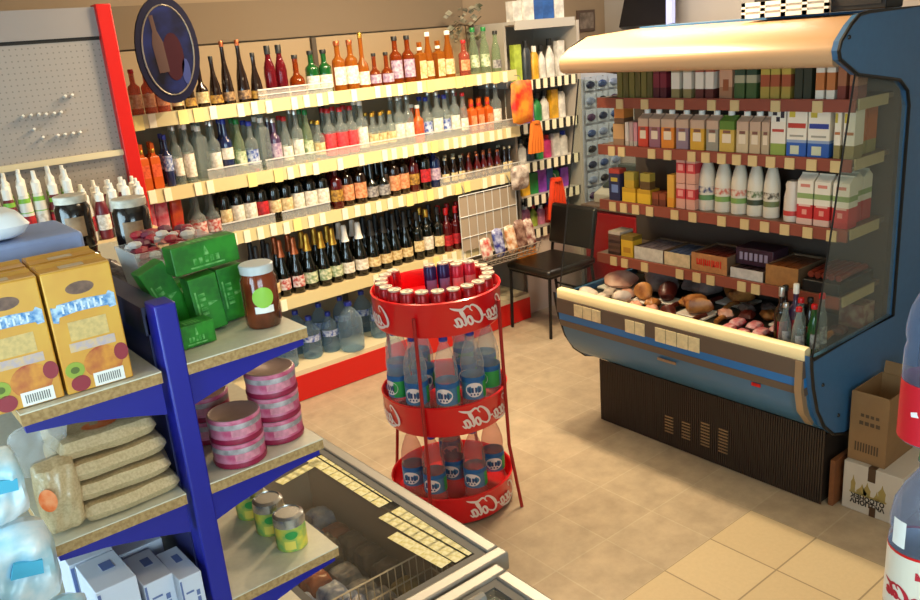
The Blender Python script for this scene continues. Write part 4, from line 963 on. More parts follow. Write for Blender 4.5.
for i, (px, d_, nm, m_) in enumerate([(592, .03, 'white', m_whitep), (610, .0, 'white', m_whitep), (618, .10, 'rosy', m_ham), (637, .0, 'rosy', m_ham), (653, .02, 'golden', m_skin), (676, .0, 'golden', m_skin), (664, .02, 'rosy', m_ham), (694, .0, 'rosy', m_ham), (722, .10, 'golden', m_skin), (716, -.01, 'dark', m_saus), (728, .02, 'dark', m_saus), (725, .18, 'grey', MATS['grey_wrap']), (742, .20, 'grey', MATS['grey_wrap'])]):
    b = MB().pillow(.075, .065, .04, 10, 3, .12, 140+i); o = b.build('meat_pack', m_, None, (deck(px, d_)[0]+.02, deck(px, d_)[1], ZD+.001), rotz=random.uniform(0, 1.5))
    reg(o, nm+' film wrapped meat piece', 'meat', 'meats on the cooler deck', 'on the cooler deck', px, 'from left end')
lump('smoked_ham', 672, -.005, .036, (.7, 1.2, .6), m_saus, 'little dark sausage piece at the deck front', 'meat', seed=12)
for i in range(6):
    p_ = deck(700+5*i, .075+.012*(i % 2))
    o = MB().tube([(0, 0, .014), (.05, .006, .018), (.10, 0, .014)], .012, 8).build('sausage', m_skin if i % 2 else m_saus, None, (p_[0]-.03, p_[1], ZD+.0))
    reg(o, ('light' if i % 2 else 'dark')+' short smoked sausage', 'sausage', 'meats on the cooler deck', 'right of the golden chicken', i, 'from the left')
m_pinkp = mat('pink_pack', '#d83c50', .3, noise=(30, .5), col2='#f0c0c0')
for i, (px, d_) in enumerate([(737, .03), (747, .02), (757, .025), (744, .09), (755, .10), (765, .10)]):
    b = MB().pillow(.075, .055, .032, 8, 4, .05, 40+i)
    p_ = deck(px, d_); o = b.build('candy_pack', m_pinkp, None, p_); reg(o, 'shiny pink sweet pack', 'pack', 'pink packs on the cooler deck', 'beside the deck bottles', px, 'from the left')
for i, px in enumerate((770, 777)):
    b = MB().pillow(.05, .05, .03, 8, 3, .05, 60+i); o = b.build('cheese_pack', mat('yellow_pack', '#d0ac34', .35, noise=(20, .3)), None, deck(px, .01)); reg(o, 'small yellow cheese pack', 'pack', 'yellow packs', 'beside the deck bottles', px, 'from the left')
for i, (px, d_, t, c, h) in enumerate([(784, .04, 'brown', 'silver', .24), (792, .12, 'brown', 'black', .23), (797, .03, 'clear', 'silver', .19), (803, .07, 'violet', 'white', .25), (808, .01, 'clear', 'red', .19), (814, .08, 'clear', 'red', .21), (821, .15, 'brown', 'black', .2), (822, .05, 'green', 'red', .20), (830, .12, 'clear', 'red', .23)]):
    x, y, z = deck(px, d_); y = max(y, 1.56)
    o = bottle('sauce_bottle', x, y, z, ('wine' if i in (0, 3) else 'slim', .026, h, t, c, 'grey' if i % 3 else 'red', (.12, .42)), .026)
    nm = {'brown': 'brown', 'clear': 'clear', 'violet': 'plum dark', 'green': 'green'}[t]
    reg(o, f'{nm} sauce bottle with {c} cap', 'bottle', 'sauce bottles on the cooler deck', 'on the cooler deck', px, 'from the left')
o = box(-.05, .05, -.05, .05, 0, .10).build('tea_box', mat('pale_print_box', '#b89c84', .5, noise=(22, .4), col2='#8c4c40'), None, (3.33, 1.575, ZD+.001)); tag(o, 'pale printed box behind the red capped bottles at the glass', 'box')

# settle the deck goods side by side
DK = [o for o in COL.objects if o.parent is None and o.name.split('.')[0] in ('ham_pack', 'bacon_pack', 'fish_pack', 'chicken', 'smoked_chicken', 'smoked_ham', 'smoked_fish', 'meat_pack', 'candy_pack', 'cheese_pack', 'sausage', 'sauce_bottle') and 2.8 < o.location.x < 3.4]
def dk_r(o):
    n = o.name.split('.')[0]
    if n == 'sauce_bottle': return .028
    if n == 'sausage': return .05
    if n in ('candy_pack', 'cheese_pack'): return .040
    if n == 'meat_pack': return .046
    pts = [c for ch in ([o]+list(o.children)) if ch.type == 'MESH' for c in ch.bound_box]
    return max(max(abs(c[0]), abs(c[1])) for c in pts)*1.04
DR = [dk_r(o) for o in DK]
DM = [12 if o.name.split('.')[0] in ('candy_pack', 'sauce_bottle') else 1 for o in DK]
for it in range(300):
    for i in range(len(DK)):
        for j in range(i+1, len(DK)):
            d = DK[j].location-DK[i].location; d.z = 0; L = max(d.length, 1e-4); need = DR[i]+DR[j]
            if L < need:
                d *= (need-L)/L*.5; wi = 2*DM[j]/(DM[i]+DM[j]); DK[i].location -= d*wi; DK[j].location += d*(2-wi)
        p = DK[i].location; p.x = min(max(p.x, 2.862+DR[i]), (3.025 if 'sauce' in DK[i].name else 3.385)-DR[i]); p.y = min(max(p.y, 1.52+DR[i]), 2.79-DR[i])

# things on top of the cooler
vt = empty('slotted_crate', (3.32, y_at(791, 3.32, 1.99), 1.9665), 'white slotted plastic crate lying on the cooler top', 'crate')
b = MB(); Wc = .19
for z0, z1 in ((0, .016), (.025, .038), (.047, .062)): b.box(-.06, -.05, -Wc, Wc, z0, z1)
for i in range(5): y = -Wc+(2*Wc-.014)*i/4; b.box(-.06, -.05, max(y-.004, -Wc), min(y+.018, Wc), 0, .062)
b.build('slotted_front', m_white, vt, smooth=False)
b = MB(); b.box(-.0545, -.050, -Wc+.008, Wc-.008, .0065, .058); b.box(-.05, .14, -Wc, Wc, 0, .006); b.box(.13, .14, -Wc, Wc, .006, .062); b.box(-.05, .13, -Wc, -Wc+.008, .006, .062); b.box(-.05, .13, Wc-.008, Wc, .006, .062); b.build('crate_body', mat('crate_shade', '#b8b0a4', .5), vt, smooth=False)  # the sheet behind the slots is a filler coloured as their shade
for px, x, w_, h, lb in ((783, 3.56, .10, .17, 'small black speaker box behind the white crate'), (866, 3.35, .11, .17, 'black box standing on the right end of the cooler top')):
    t = empty('speaker_box', (x, y_at(px, x, 2.0), 1.9665), lb, 'speaker')
    box(-.07, .07, -w_, w_, 0, h).build('cabinet', m_black, t, bevel=.006)
    box(-.074, -.07, -w_*.85, w_*.85, .02, h-.02).build('grille', mat('grille', '#1c1a1a', .8), t)
# ------------------------------------------------------------------ round red drinks rack
RX, RY = 1.975, 2.705
rk = empty('drinks_rack', (RX, RY, 0), 'round red three tier drinks rack with white script lettering', 'rack')
CAMD = math.atan2(-RY, -RX)      # direction from rack to viewer
def ang(th): return CAMD+math.radians(th)    # th counts to the picture's right
RR = .272
m_redin = mat('red_inner', '#c80f18', .3, coat=.3); m_script = mat('script_white', '#e8d8d4', .5)
for z0, z1, flz, nm in ((.866, 1.008, .935, 'top'), (.430, .562, .452, 'mid'), (.015, .14, .045, 'low')):
    b = MB().lathe([(1e-4, flz), (RR-.012, flz), (RR-.010, z1-.004), (RR-.004, z1+.004), (RR+.003, z1), (RR, z1-.008), (RR-.004, z0+.01), (RR-.010, z0), (1e-4, z0)], 48)
    tr = b.build('tray', m_red, rk, ang=50)
    for th in (43, -77, 163):
        sb = script_on(lambda u, v: ((RR+.0015)*math.cos(ang(th)+(u/RR)), (RR+.0015)*math.sin(ang(th)+(u/RR)), (z0+z1)/2-.002+v), .0405, .19)
        sb.build('script_lettering', m_script, tr, smooth=False)
    if False:
        MB().lathe([(.135, flz), (.135, flz+.05), (.145, flz+.055), (.150, flz+.05), (.150, flz)], 36).build('inner_ring', m_redin, tr)
m_rod = mat('red_rod', '#a01414', .4)
for th in (63, -20, -125, 155):
    b = MB(); c_, s_ = math.cos(ang(th)), math.sin(ang(th)); r_ = RR+.010
    b.tube([(r_*c_, r_*s_, .955), (r_*c_, r_*s_, .80), ((r_+.004)*c_, (r_+.004)*s_, .3), ((r_+.045)*c_, (r_+.045)*s_, .0)], .0075, 8)
    b.build('leg', m_rod, rk)
# cans
canp = [(1e-4, 0), (.025, 0), (.031, .010), (.031, .098), (.026, .108)]
m_canred = mat('can_red', '#b8101a', .3, metal=.2, noise=(45, .35), col2='#8c0c14'); m_can = {'red': m_canred, 'purple': mat('can_purple', '#2c1c58', .3, metal=.3), 'pink': mat('can_pink', '#d83048', .3, metal=.3, noise=(30, .2))}
def can_me(k, H, r=.031):
    s = r/.031
    body = MB().lathe([(1e-4, 0), (.025*s, 0), (r, .010), (r, H-.016), (.026*s, H-.006)], 16).mesh('can', m_can[k])
    lid = MB().lathe([(.0262*s, H-.008), (.0268*s, H), (.024*s, H), (.0225*s, H-.004), (1e-4, H-.004)], 16).mesh('lid', mat('can_lid', '#e0d6c4', .35, .35))
    tabm = box(-.010*s, .006*s, -.005*s, .005*s, H-.004, H-.002).mesh('tab', m_steel, False)
    ln = MB().lathe([(r*1.012, H*.25), (r*1.012, H*.62)], 12, arc=(-.9, .9)).mesh('print', m_script if k == 'red' else mat('can_print_'+k, '#8878a8' if k == 'purple' else '#e8a0a8', .4))
    return body, lid, tabm, ln
cans = {'red': can_me('red', .115), 'purple': can_me('purple', .166, .027), 'pink': can_me('pink', .150, .029)}
sc_print = script_on(lambda u, v: (.0316*math.cos(u/.0316), .0316*math.sin(u/.0316), .056+v), .0078, .34).mesh('script_print', m_script, False)
def can(k, x, y, z, rot):
    bd, lid, tb_, pr = cans[k]
    o = link('drink_can', bd, None, (x, y, z), rot); link('lid', lid, o); link('tab', tb_, o)
    link('print', sc_print if k == 'red' else pr, o); return o
for i in range(19):
    th = -128+16.2*i
    if th > 165: break
    r = RR-.047
    o = can('red', RX+r*math.cos(ang(th)), RY+r*math.sin(ang(th)), .936, ang(th)+random.uniform(-.3, .3))
    reg(o, 'red and white drink can', 'can', 'red cans on the drinks rack', 'in the top tray ring', th, 'from the rear left leg')
for i, (th, r, k) in enumerate([(0, 0, 0)]*4):
    k = ['purple', 'purple', 'pink', 'pink', 'pink'][i]
    px = [431, 444, 457, 469, 474][i]; yy = RY+[-.0, -.02, -.035, -.045, .05][i]
    x = x_at(px, yy, 1.02)
    o = can(k, x, yy, .936, CAMD+.2)
    reg(o, f'tall {"dark purple" if k == "purple" else "pinkish red"} can', 'can', 'tall cans on the drinks rack', 'inside the top tray ring', px, 'from the left')
# PET bottles
petp = [(1e-4, .004), (.030, 0), (.040, .006), (.0435, .02), (.0435, .06), (.042, .075), (.0435, .09), (.0435, .17), (.041, .185), (.0435, .20), (.041, .225), (.033, .255), (.021, .285), (.0145, .298), (.0145, .305), (.017, .307), (.017, .310), (.0135, .311), (.0135, .318)]
pet_me = MB().lathe(petp, 20).mesh('water_bottle', m_pet, ang=60)
petr_me = MB().lathe(petp, 20).mesh('water_bottle', glass('pet_rosy', '#f4dcd8', .12, .1, '#d8b8b4'), ang=60)
capm = {'b': MB().lathe([(.016, .306), (.0165, .328), (.014, .331), (1e-4, .331)], 14).mesh('cap', K['blue']), 'r': MB().lathe([(.016, .306), (.0165, .328), (.014, .331), (1e-4, .331)], 14).mesh('cap', K['red'])}
m_lab_b = glass('water_label_blue', '#a8d4ea', .5, .4, '#5a9cc8'); m_lab_g = mat('water_label_green', '#2c9a48', .45)
lab_b = MB().lathe([(.0442, .09), (.0442, .168)], 20).mesh('label', m_lab_b)
lab_t = MB().lathe([(.0444, .150), (.0444, .168)], 20).mesh('label_band', glass('water_label_top', '#88b8e0', .5, .4, '#3a7cc0'))
bad_g = MB().lathe([(.0447, .092), (.0449, .150)], 10, arc=(-.75, .75)).mesh('green_patch', m_lab_g)
ob = MB(); ob._add([(.0452*math.cos(.75*math.cos(a)), .0452*math.sin(.75*math.cos(a)), .125+.026*math.sin(a)) for a in [2*PI*i/20 for i in range(20)]]+[(.0458, 0, .125)], [(i, (i+1) % 20, 20) for i in range(20)])
oval_me = ob.mesh('oval_mark', m_script, False)
om = MB()
for i in range(4): om.box(.0460, .0463, -.022+.012*i, -.015+.012*i, .116, .134)
for i in range(3): om.box(.0460, .0463, -.016+.012*i, -.010+.012*i, .106, .112)
ovm_me = om.mesh('mark_print', mat('print_navy', '#2c3c6c', .5), False)
def pet(th, r, z, side, cap='b', rosy=False, place='mid'):
    o = link('water_bottle', petr_me if rosy else pet_me, None, (RX+r*math.cos(ang(th)), RY+r*math.sin(ang(th)), z+.001), 0); o.scale = (1.13, 1.13, 1.236 if z > .3 else 1.12)
    link('cap', capm[cap], o)
    l = link('label', lab_b, o); link('label_band', lab_t, l)
    face = math.atan2(-o.location.y, -o.location.x)
    g = link('green_patch', bad_g, l); g.rotation_euler.z = face+(.2 if side == 'g' else 1.6)
    v = link('oval_mark', oval_me, l); v.rotation_euler.z = face+(-.9 if side == 'g' else (-.35 if side == 'l' else .05))
    p_ = link('mark_print', ovm_me, v); 
    reg(o, 'rosy tinted' if False else ('clear water bottle with '+('green fronted' if side == 'g' else 'blue fronted')+' label'), 'bottle', 'water bottles on the drinks rack', 'on '+place+' rack tray', th, 'from rear left leg')
for th, sd in ((-68, 'g'), (-34, 'l'), (3, 'l'), (36, 'o'), (72, 'g'), (112, 'l'), (150, 'g'), (-150, 'o'), (-108, 'l')):
    pet(th, .205, .452, sd, place='middle')
pet(-70, .09, .452, 'o', place='middle'); pet(80, .10, .452, 'o', place='middle')
for th, r, sd in ((-62, .19, 'l'), (-24, .19, 'l'), (8, .07, 'l'), (32, .185, 'l'), (80, .19, 'o'), (180, .12, 'o')):
    pet(th, r, .045, sd, cap='b' if th != 22 else 'r', rosy=True, place='bottom')

# ------------------------------------------------------------------ blue gondola with chipboard shelves
GXC, GYE, GLEN = .375, 1.20, 1.05
gd = empty('gondola_shelving', (GXC, GYE, 0), 'blue metal double sided shelving with chipboard shelves in the foreground', 'shelving')
box(-.012, .021, 0, .045, 0, 1.655).build('post', m_blue, gd, bevel=.003)
box(-.021, .021, GLEN-.045, GLEN, 0, 1.655).build('post', m_blue, gd, bevel=.003)
box(-.014, .014, .045, GLEN-.045, .10, 1.632).build('spine_panel', mat('spine_dark_blue', '#181a4c', .45), gd)
box(-.018, .018, .045, GLEN-.045, 1.600, 1.645).build('top_rail', mat('rail_blue_black', '#1c1c3c', .4), gd)
box(-.24, .24, -.0, GLEN, 0, .09).build('base', m_blue, gd)
m_top = mat('chipboard_top', '#d2cdb8', .4, noise=(90, .06)); m_edge = mat('chipboard_edge', '#b08e5c', .7, noise=(150, .2), col2='#957444')
GS = [1.555, 1.347, 1.127, .90, .66]
for side in (-1, 1):
    for i, z in enumerate(GS):
        xa, xb = (.02, .228) if side > 0 else (-.216, -.02)
        s = box(xa, xb, .0, GLEN-.005, z-.002, z).build('shelf', m_top, gd)
        box(xa, xb, .0005, GLEN-.0055, z-.019, z-.002).build('chipboard_core', m_edge, s, smooth=False)
        for yy in (.012, GLEN-.03):
            pr = [(xa if side > 0 else xb, z-.02), ((xb-.004) if side > 0 else (xa+.004), z-.02), ((xb-.004) if side > 0 else (xa+.004), z-.034), ((xa+xb)/2+.03*side, z-.042), ((xa+.045) if side > 0 else (xb-.045), z-.062), (xa if side > 0 else xb, z-.075)]
            MB().prism(pr, 'y', yy, yy+.012).build('bracket', m_blue, s)
# juice cartons on the left top shelf
m_jtop = mat('juice_top', '#c8923c', .45, noise=(9, .15)); m_jbody = mat('juice_body', '#d8a83c', .45, noise=(6, .12), col2='#c8882c')
m_jlow = mat('juice_lower', '#d0a860', .45); m_jblue = mat('juice_blue', '#3a7cb8', .45, noise=(90, .4), col2='#b8d0e0'); m_jbrown = mat('juice_emblem', '#7a5a48', .5, noise=(80, .4))
m_mango = mat('fruit_mango', '#d8942c', .4, noise=(22, .5), col2='#9c2c24'); m_apple = mat('fruit_red', '#8c2430', .4); m_kiwi = mat('fruit_kiwi', '#8ca030', .4); m_bar = mat('barcode_white', '#e8e4dc', .5); m_lilac = mat('print_lilac', '#b0a0a8', .5, noise=(90, .4), col2='#d0b080')
JW, JH, JD = .092, .178, .062
def juice(x, y, z, label):
    t = empty('juice_carton', (x, y, z), label, 'carton', 'juice cartons on the blue shelving', rotz=.02)
    t.rotation_euler.z = -.03
    box(-JW/2, JW/2, 0, JD, 0, JH).build('carton', m_jbody, t, bevel=.002)
    b = MB(); b.box(-JW/2+.001, JW/2-.001, .001, JD-.001, JH, JH+.0015); b.prism([(.028, JH+.0015), (.034, JH+.006), (.036, JH+.0015)], 'x', -JW/2+.002, JW/2-.002); b.box(-.018, .014, .008, .024, JH+.0015, JH+.0022, 1); tp = b.build('top_fold', [m_jtop, mat('juice_top_print', '#b8a488', .5)], t)
    def disc(name, cx, cz, rx, rz, m, k, n=20, pts=None):
        b = MB(); b.prism([(cx+rx*math.cos(2*PI*i/n), cz+rz*math.sin(2*PI*i/n)) for i in range(n)] if not pts else pts, 'y', -.0004*k, 0); return b.build(name, m, t)
    disc('emblem', .0, .150, .019, .009, m_jbrown, 1)
    wav = [(-.043, .108), (-.036, .106), (-.034, .114), (-.01, .117), (.01, .117), (.032, .116), (.034, .112), (.043, .113), (.043, .132), (.036, .137), (.032, .132), (.0, .134), (-.034, .132), (-.036, .128), (-.043, .130)]
    disc('blue_banner', 0, 0, 0, 0, m_jblue, 1, pts=wav)
    b = MB()
    for i in range(7): b.box(-.029+.0085*i, -.0265+.0085*i, -.0009, -.0004, .118, .131); b.box(-.029+.0085*i, -.024+.0085*i, -.0009, -.0004, .128-.007*(i % 2), .1305-.007*(i % 2))
    b.build('banner_lettering', mat('banner_white', '#d8e4ec', .5), t, smooth=False)
    disc('text_block', 0, 0, 0, 0, mat('juice_pale', '#d4b470', .5, noise=(120, .2)), 1, pts=[(-.026, .076), (.026, .076), (.026, .104), (-.026, .104)])
    disc('print_line', 0, 0, 0, 0, m_lilac, 1, pts=[(-.030, .060), (.032, .060), (.032, .073), (-.030, .073)])
    disc('printed_mango', .010, .036, .027, .024, m_mango, 1); disc('printed_apple', .036, .044, .010, .013, m_apple, 2)
    disc('printed_kiwi', -.030, .034, .013, .012, m_kiwi, 2); disc('kiwi_heart', -.030, .034, .006, .005, mat('kiwi_dark', '#56641c', .5), 3); disc('printed_cherry', -.026, .013, .013, .012, m_apple, 2)
    b = MB(); b.prism([(-.008, .002), (.034, .002), (.034, .022), (-.008, .022)], 'y', -.0012, 0); b.build('barcode_patch', m_bar, t)
    b = MB()
    for i in range(11): b.box(-.003+.003*i, -.0018+.003*i, -.0016, -.0012, .006, .018)
    b.build('barcode_bars', mat('bars_grey', '#4c4848', .5), t, smooth=False)
    return t
ZS = 1.556
juice(.272, 1.212, ZS, 'yellow fruit juice carton at the front, nearest the blue post')
juice(.176, 1.216, ZS, 'yellow fruit juice carton at the front left, beside the other front carton')
juice(.276, 1.285, ZS, 'yellow juice carton standing behind the right front carton')
juice(.180, 1.290, ZS, 'yellow juice carton standing behind the left front carton')
# pale blue pack behind the juices
o = box(-.105, .08, 0, .16, 0, .195).build('blue_pack', mat('pale_blue_pack', '#8a9cc8', .4, noise=(10, .2)), None, (.255, 1.39, ZS), bevel=.006); tag(o, 'pale blue pack behind the yellow juice cartons', 'box')
b = MB().pillow(.11, .10, .045, 10, 3, .08, 5); o = b.build('glare_shape', mat('glare_white', '#e8ecf0', .4), None, (.215, 1.45, ZS+.196)); tag(o, 'bright white bag shape added for the glare on the pale blue pack', 'bag')  # white pillow shape stands in for glare above the blue pack
# green boxes on the right top shelf
m_gb = mat('green_box', '#2a8c24', .4, noise=(30, .25), col2='#1c6a1c'); m_gbp = mat('green_box_print', '#7cc06c', .5, noise=(90, .5), col2='#2f8f2c'); m_gbd = mat('green_box_dark', '#14481c', .45)
gbm = box(-.058, .058, -.018, .018, -.0235, .0235).mesh('green_box', m_gb, False)
def gprint():
    b = MB()
    for i in range(5): b.box(-.024+.01*i, -.018+.01*i, -.0187, -.018, -.012, -.002)
    b.prism([(-.006, .0), (.0, .016), (.006, .0)], 'y', -.0187, -.018); b.box(-.03, .03, -.0187, -.018, -.018, -.0155)
    for i in range(5): b.box(-.024+.01*i, -.018+.01*i, -.012, .006, .0236, .0240)
    return b
gpm = gprint().mesh('pale_print', m_gbp, False)
def gbox(x, y, z, rx, ry, rz, label, sc_=(1, 1, 1)):
    o = link('green_box', gbm, None, (x, y, z)); o.rotation_euler = (rx, ry, rz); o.scale = sc_
    bv = o.modifiers.new('bevel', 'BEVEL'); bv.width = .0015; bv.segments = 2
    link('pale_print', gpm, o); tag(o, label, 'box', 'green boxes on the blue shelving'); return o
# two upright leaning, one across the top, one leaning on the rail, lying ones
gbox(.484, 1.325, ZS+.0505, 0, PI/2-.08, .0, 'green box standing upright in the middle under the crosswise box', (.82, 1, 1.05))
gbox(.541, 1.348, ZS+.0505, 0, PI/2-.06, .0, 'green box standing upright nearest the brown jar', (.82, 1, 1.0))
gbox(.500, 1.34, ZS+.128, -.03, -.03, .04, 'green box lying across the two upright ones')
gbox(.437, 1.375, ZS+.064, .0, PI/2-.36, .05, 'green box leaning against the blue rail')
gbox(.437, 1.275, ZS+.0195, 0, 0, .05, 'green box lying flat right behind the blue post', (.55, 1, .8))
gbox(.478, 1.505, ZS+.0245, 0, 0, .3, 'green box standing on edge behind the leaning one')
gbox(.318, 1.385, ZS+.019, PI/2, 0, 1.45, 'dark green box lying left of the blue rail')
gbox(.52, 1.44, ZS+.0245, 0, 0, .1, 'green box behind the two upright ones')
# brown jar
def jar(x, y, z, r, H, m, lidm, label, lab=None, grp=None):
    t = empty('pickle_jar', (x, y, z), label, 'jar', grp)
    MB().lathe([(1e-4, 0), (r*.92, 0), (r, .006), (r, H*.76), (r*.86, H*.84), (r*.84, H*.88)], 20).build('jar_glass', m, t)
    MB().lathe([(r*.92, H*.86), (r*.94, H*.985), (r*.88, H), (1e-4, H)], 20).build('lid', lidm, t)
    if lab:
        c1, w_, z0, z1 = lab; f = math.atan2(-y, -x)
        MB().lathe([(r*1.015, z0*H), (r*1.015, z1*H)], 12, arc=(f-w_, f+w_)).build('label', c1, t)
    return t
m_jarb = mat('jar_brown', '#45200f', .12, noise=(14, .5), col2='#7c3418', coat=.5)
jb = jar(.562, 1.272, ZS, .0305, .108, m_jarb, mat('lid_pale', '#c0c4c4', .35), 'brown filled glass jar with white lid and round green label')
f = math.atan2(-1.272, -.562)+.12
b = MB(); b._add([(.0326*math.cos(f+.56*math.cos(a)), .0326*math.sin(f+.56*math.cos(a)), .055+.018*math.sin(a)) for a in [2*PI*i/20 for i in range(20)]]+[(.0338*math.cos(f), .0338*math.sin(f), .055)], [(i, (i+1) % 20, 20) for i in range(20)])
b.build('round_label', mat('label_lime', '#8cc03c', .5), jb)
MB().lathe([(.0322, .028), (.0322, .040)], 8, arc=(f-.5, f+.5)).build('white_band', m_bar, jb)
# dark jars stacked further back
m_jard = mat('jar_dark', '#120a08', .15, coat=.5); m_lidc = mat('lid_cream', '#cfc4b0', .4, noise=(60, .3))
for x, y, nm in ((.512, 1.72, 'right'), (.447, 1.90, 'left')):
    jar(x, y, ZS, .037, .068, m_jard, m_jard, f'squat black jar under the {nm} dark jar on the blue shelving', None, 'dark jars')
    jar(x, y, ZS+.069, .036, .115, m_jard, m_lidc, 'dark jam jar with cream lid, '+('nearest the red post' if nm == 'right' else 'left of its stacked neighbour'), (mat('jar_label', '#a8825c', .5, noise=(40, .4)), .55, .25, .62), 'dark jars')
# clear tub of sweets
tb = empty('sweet_tub', (.535, 1.60, ZS), 'clear plastic tub of red and white sweets behind the green boxes', 'tub')
b = MB(); b.prism([(-.07, 0), (.07, 0), (.085, .105), (.082, .105), (.068, .004), (-.068, .004), (-.082, .105), (-.085, .105)], 'y', -.055, .055); b.prism([(-.07, 0), (.07, 0), (.085, .105), (-.085, .105)], 'y', -.058, -.055); b.prism([(-.07, 0), (.07, 0), (.085, .105), (-.085, .105)], 'y', .055, .058)
b.build('tub', m_film, tb)
m_sw = [mat('sweet_red', '#b02838', .35), mat('sweet_white', '#e0d8d4', .35), mat('sweet_plum', '#7a3048', .35)]
b = MB(); rnd = random.Random(9)
for i in range(150):
    c = (rnd.uniform(-.066, .066), rnd.uniform(-.045, .045), rnd.uniform(.02, .122)); b.ball(c, rnd.uniform(.009, .013), 7, 4, i % 3, sx=1.3, sz=.8)
o = b.build('sweets', m_sw, tb); o['kind'] = 'stuff'
# clear wrapped packets around the jars
for i, (x, y, z) in enumerate([(.448, 1.70, ZS), (.455, 1.80, ZS)]):
    b = MB().pillow(.085, .07, .05, 10, 3, .10, 70+i); o = b.build('sweet_packet', mat('film_packet', '#b8aca8', .25, noise=(26, .6), col2='#4c3c3c'), None, (x, y, z)); reg(o, 'small shiny film packet', 'packet', 'film packets', 'beside the dark jars', i, 'from the post')

# bags of buckwheat on the left second shelf
m_grain = mat('grain_bag', '#c6ae86', .32, noise=(260, .2), col2='#b39b72', bump=.12, coat=.45); m_olab = mat('orange_label', '#e0601c', .5, noise=(50, .2), col2='#e8905c')
ZB = 1.348
for i in range(4):
    w_ = [.158, .160, .160, .154][i]; h_ = [.028, .027, .028, .032][i]
    z = ZB+[0, .0335, .066, .0995][i]
    b = MB().pillow(w_, .17, h_+.003, 18, 9, .045, 80+i)
    o = b.build('grain_bag', m_grain, None, (.281-.003*i, 1.292+.004*i, z), [.03, -.05, .02, -.03][i])
    reg(o, 'tan grain bag lying in the stack', 'bag', 'grain bags on the blue shelving', 'on the left chipboard shelf', i, 'from the bottom')
    if i == 3:
        b = MB(); b._add([(-.005+.026*math.cos(a), -.05+.016*math.sin(a), h_+.0045) for a in [2*PI*k/18 for k in range(18)]], [tuple(range(18))]); b.build('orange_label', m_olab, o)
sb = empty('grain_bag', (.186, 1.235, ZB+.003), 'tan grain bag standing upright with round orange label', 'bag', 'grain bags on the blue shelving')
b = MB().pillow(.062, .118, .06, 16, 4, .06, 91); b.xf(Matrix.Translation((0, .03, .058)) @ Matrix.Rotation(PI/2+.06, 4, 'X')); b.build('filled_bag', m_grain, sb)
b = MB(); b._add([(-.020+.011*math.cos(a), -.0335+.006*math.cos(a)*-1, .066+.018*math.sin(a)) for a in [2*PI*k/18 for k in range(18)]], [tuple(range(18))]); b.build('orange_label', m_olab, sb)
b = MB().pillow(.08, .09, .03, 14, 2.2, .22, 92); b.xf(Matrix.Translation((-.005, .035, .128)) @ Matrix.Rotation(PI/2+.25, 4, 'X')); b.build('film_top', m_film, sb)
# white boxes with blue print on the left third shelf
m_wb = mat('sugar_white', '#c8ccd8', .5); m_wbp = mat('sugar_print', '#5c6c9c', .5); 
for i, (x, y, rz, lb) in enumerate([(.226, 1.235, .03, 'white and blue sugar box at the front left under the grain bags'), (.290, 1.25, .03, 'white and blue sugar box in the middle of the front row'), (.333, 1.225, .02, 'white and blue sugar box at the front nearest the post'), (.22, 1.34, 0, 'white and blue sugar box in the second row, left'), (.30, 1.36, 0, 'white and blue sugar box in the second row, right')]):
    t = empty('sugar_box', (x, y, 1.128), lb, 'box', 'sugar boxes on the blue shelving', rotz=rz)
    h = [.115, .082, .08, .115, .085][i]; w_ = [.031, .024, .0185, .035, .038][i]
    box(-w_, w_, -.03, .07, 0, h).build('carton', m_wb, t, bevel=.0015)
    b = MB()
    b.box(-w_*.1, w_*.5, .02, .045, h, h+.0006); b.box(w_*.3, w_*.6, -.0307, -.03, h*.5, h*.62); b.box(w_*.3, w_*.6, -.0307, -.03, h*.34, h*.46); b.box(-w_*.95, -w_*.8, -.0307, -.03, 0.005, h*.95); b.box(-w_*.6, w_*.1, -.0307, -.03, h*.62, h*.66)
    b.build('blue_lettering', m_wbp, t, smooth=False)
# pink tins on the right second shelf
m_tin = mat('tin_pink', '#b84a6c', .35, noise=(34, .4), col2='#d08098'); m_tinr = mat('tin_crimson', '#8c1c3c', .35); m_tinl = mat('tin_lid', '#a08884', .35, .3, noise=(20, .25)); m_tinw = mat('tin_print', '#8c8282', .4, noise=(60, .4), col2='#b8acac')
tr_ = .0435
tin_b = MB().lathe([(1e-4, 0), (tr_-.002, 0), (tr_+.001, .003), (tr_, .008), (tr_, .034), (tr_+.001, .038), (tr_-.001, .042)], 24).mesh('tin', m_tin)
tin_r = MB().lathe([(tr_+.0008, .0005), (tr_+.0016, .004), (tr_+.0008, .0095)], 24).mesh('lower_rim', m_tinr)
tin_l = MB().lathe([(tr_-.001, .042), (tr_-.003, .0425), (tr_-.006, .0408), (1e-4, .0408)], 24).mesh('lid', m_tinl)
tin_w = MB().lathe([(tr_+.0006, .026), (tr_+.0006, .035)], 24).mesh('silver_band', m_tinw)
tin_v = MB().lathe([(tr_+.0010, .014), (tr_+.0010, .026)], 12, arc=(-.5, .5)).mesh('name_patch', mat('tin_patch', '#d88898', .4, noise=(70, .3)))
def tin(x, y, z, label, fr):
    o = link('fish_tin', tin_b, None, (x, y, z)); link('lower_rim', tin_r, o); link('lid', tin_l, o); link('silver_band', tin_w, o); v = link('name_patch', tin_v, o)
    v.rotation_euler.z = math.atan2(-y, -x)+fr
    tag(o, label, 'tin', 'pink tins on the blue shelving')
for i in range(2): tin(.470, 1.246, ZB+.0435*i, ['pink fish tin at the bottom of the two-high stack', 'pink fish tin on top of the two-high stack'][i], .3)
for i in range(3): tin(.557, 1.274, ZB+.0435*i, ['pink fish tin at the bottom of the three-high stack', 'middle pink fish tin of the three-high stack', 'pink fish tin on top of the three-high stack'][i], .3)
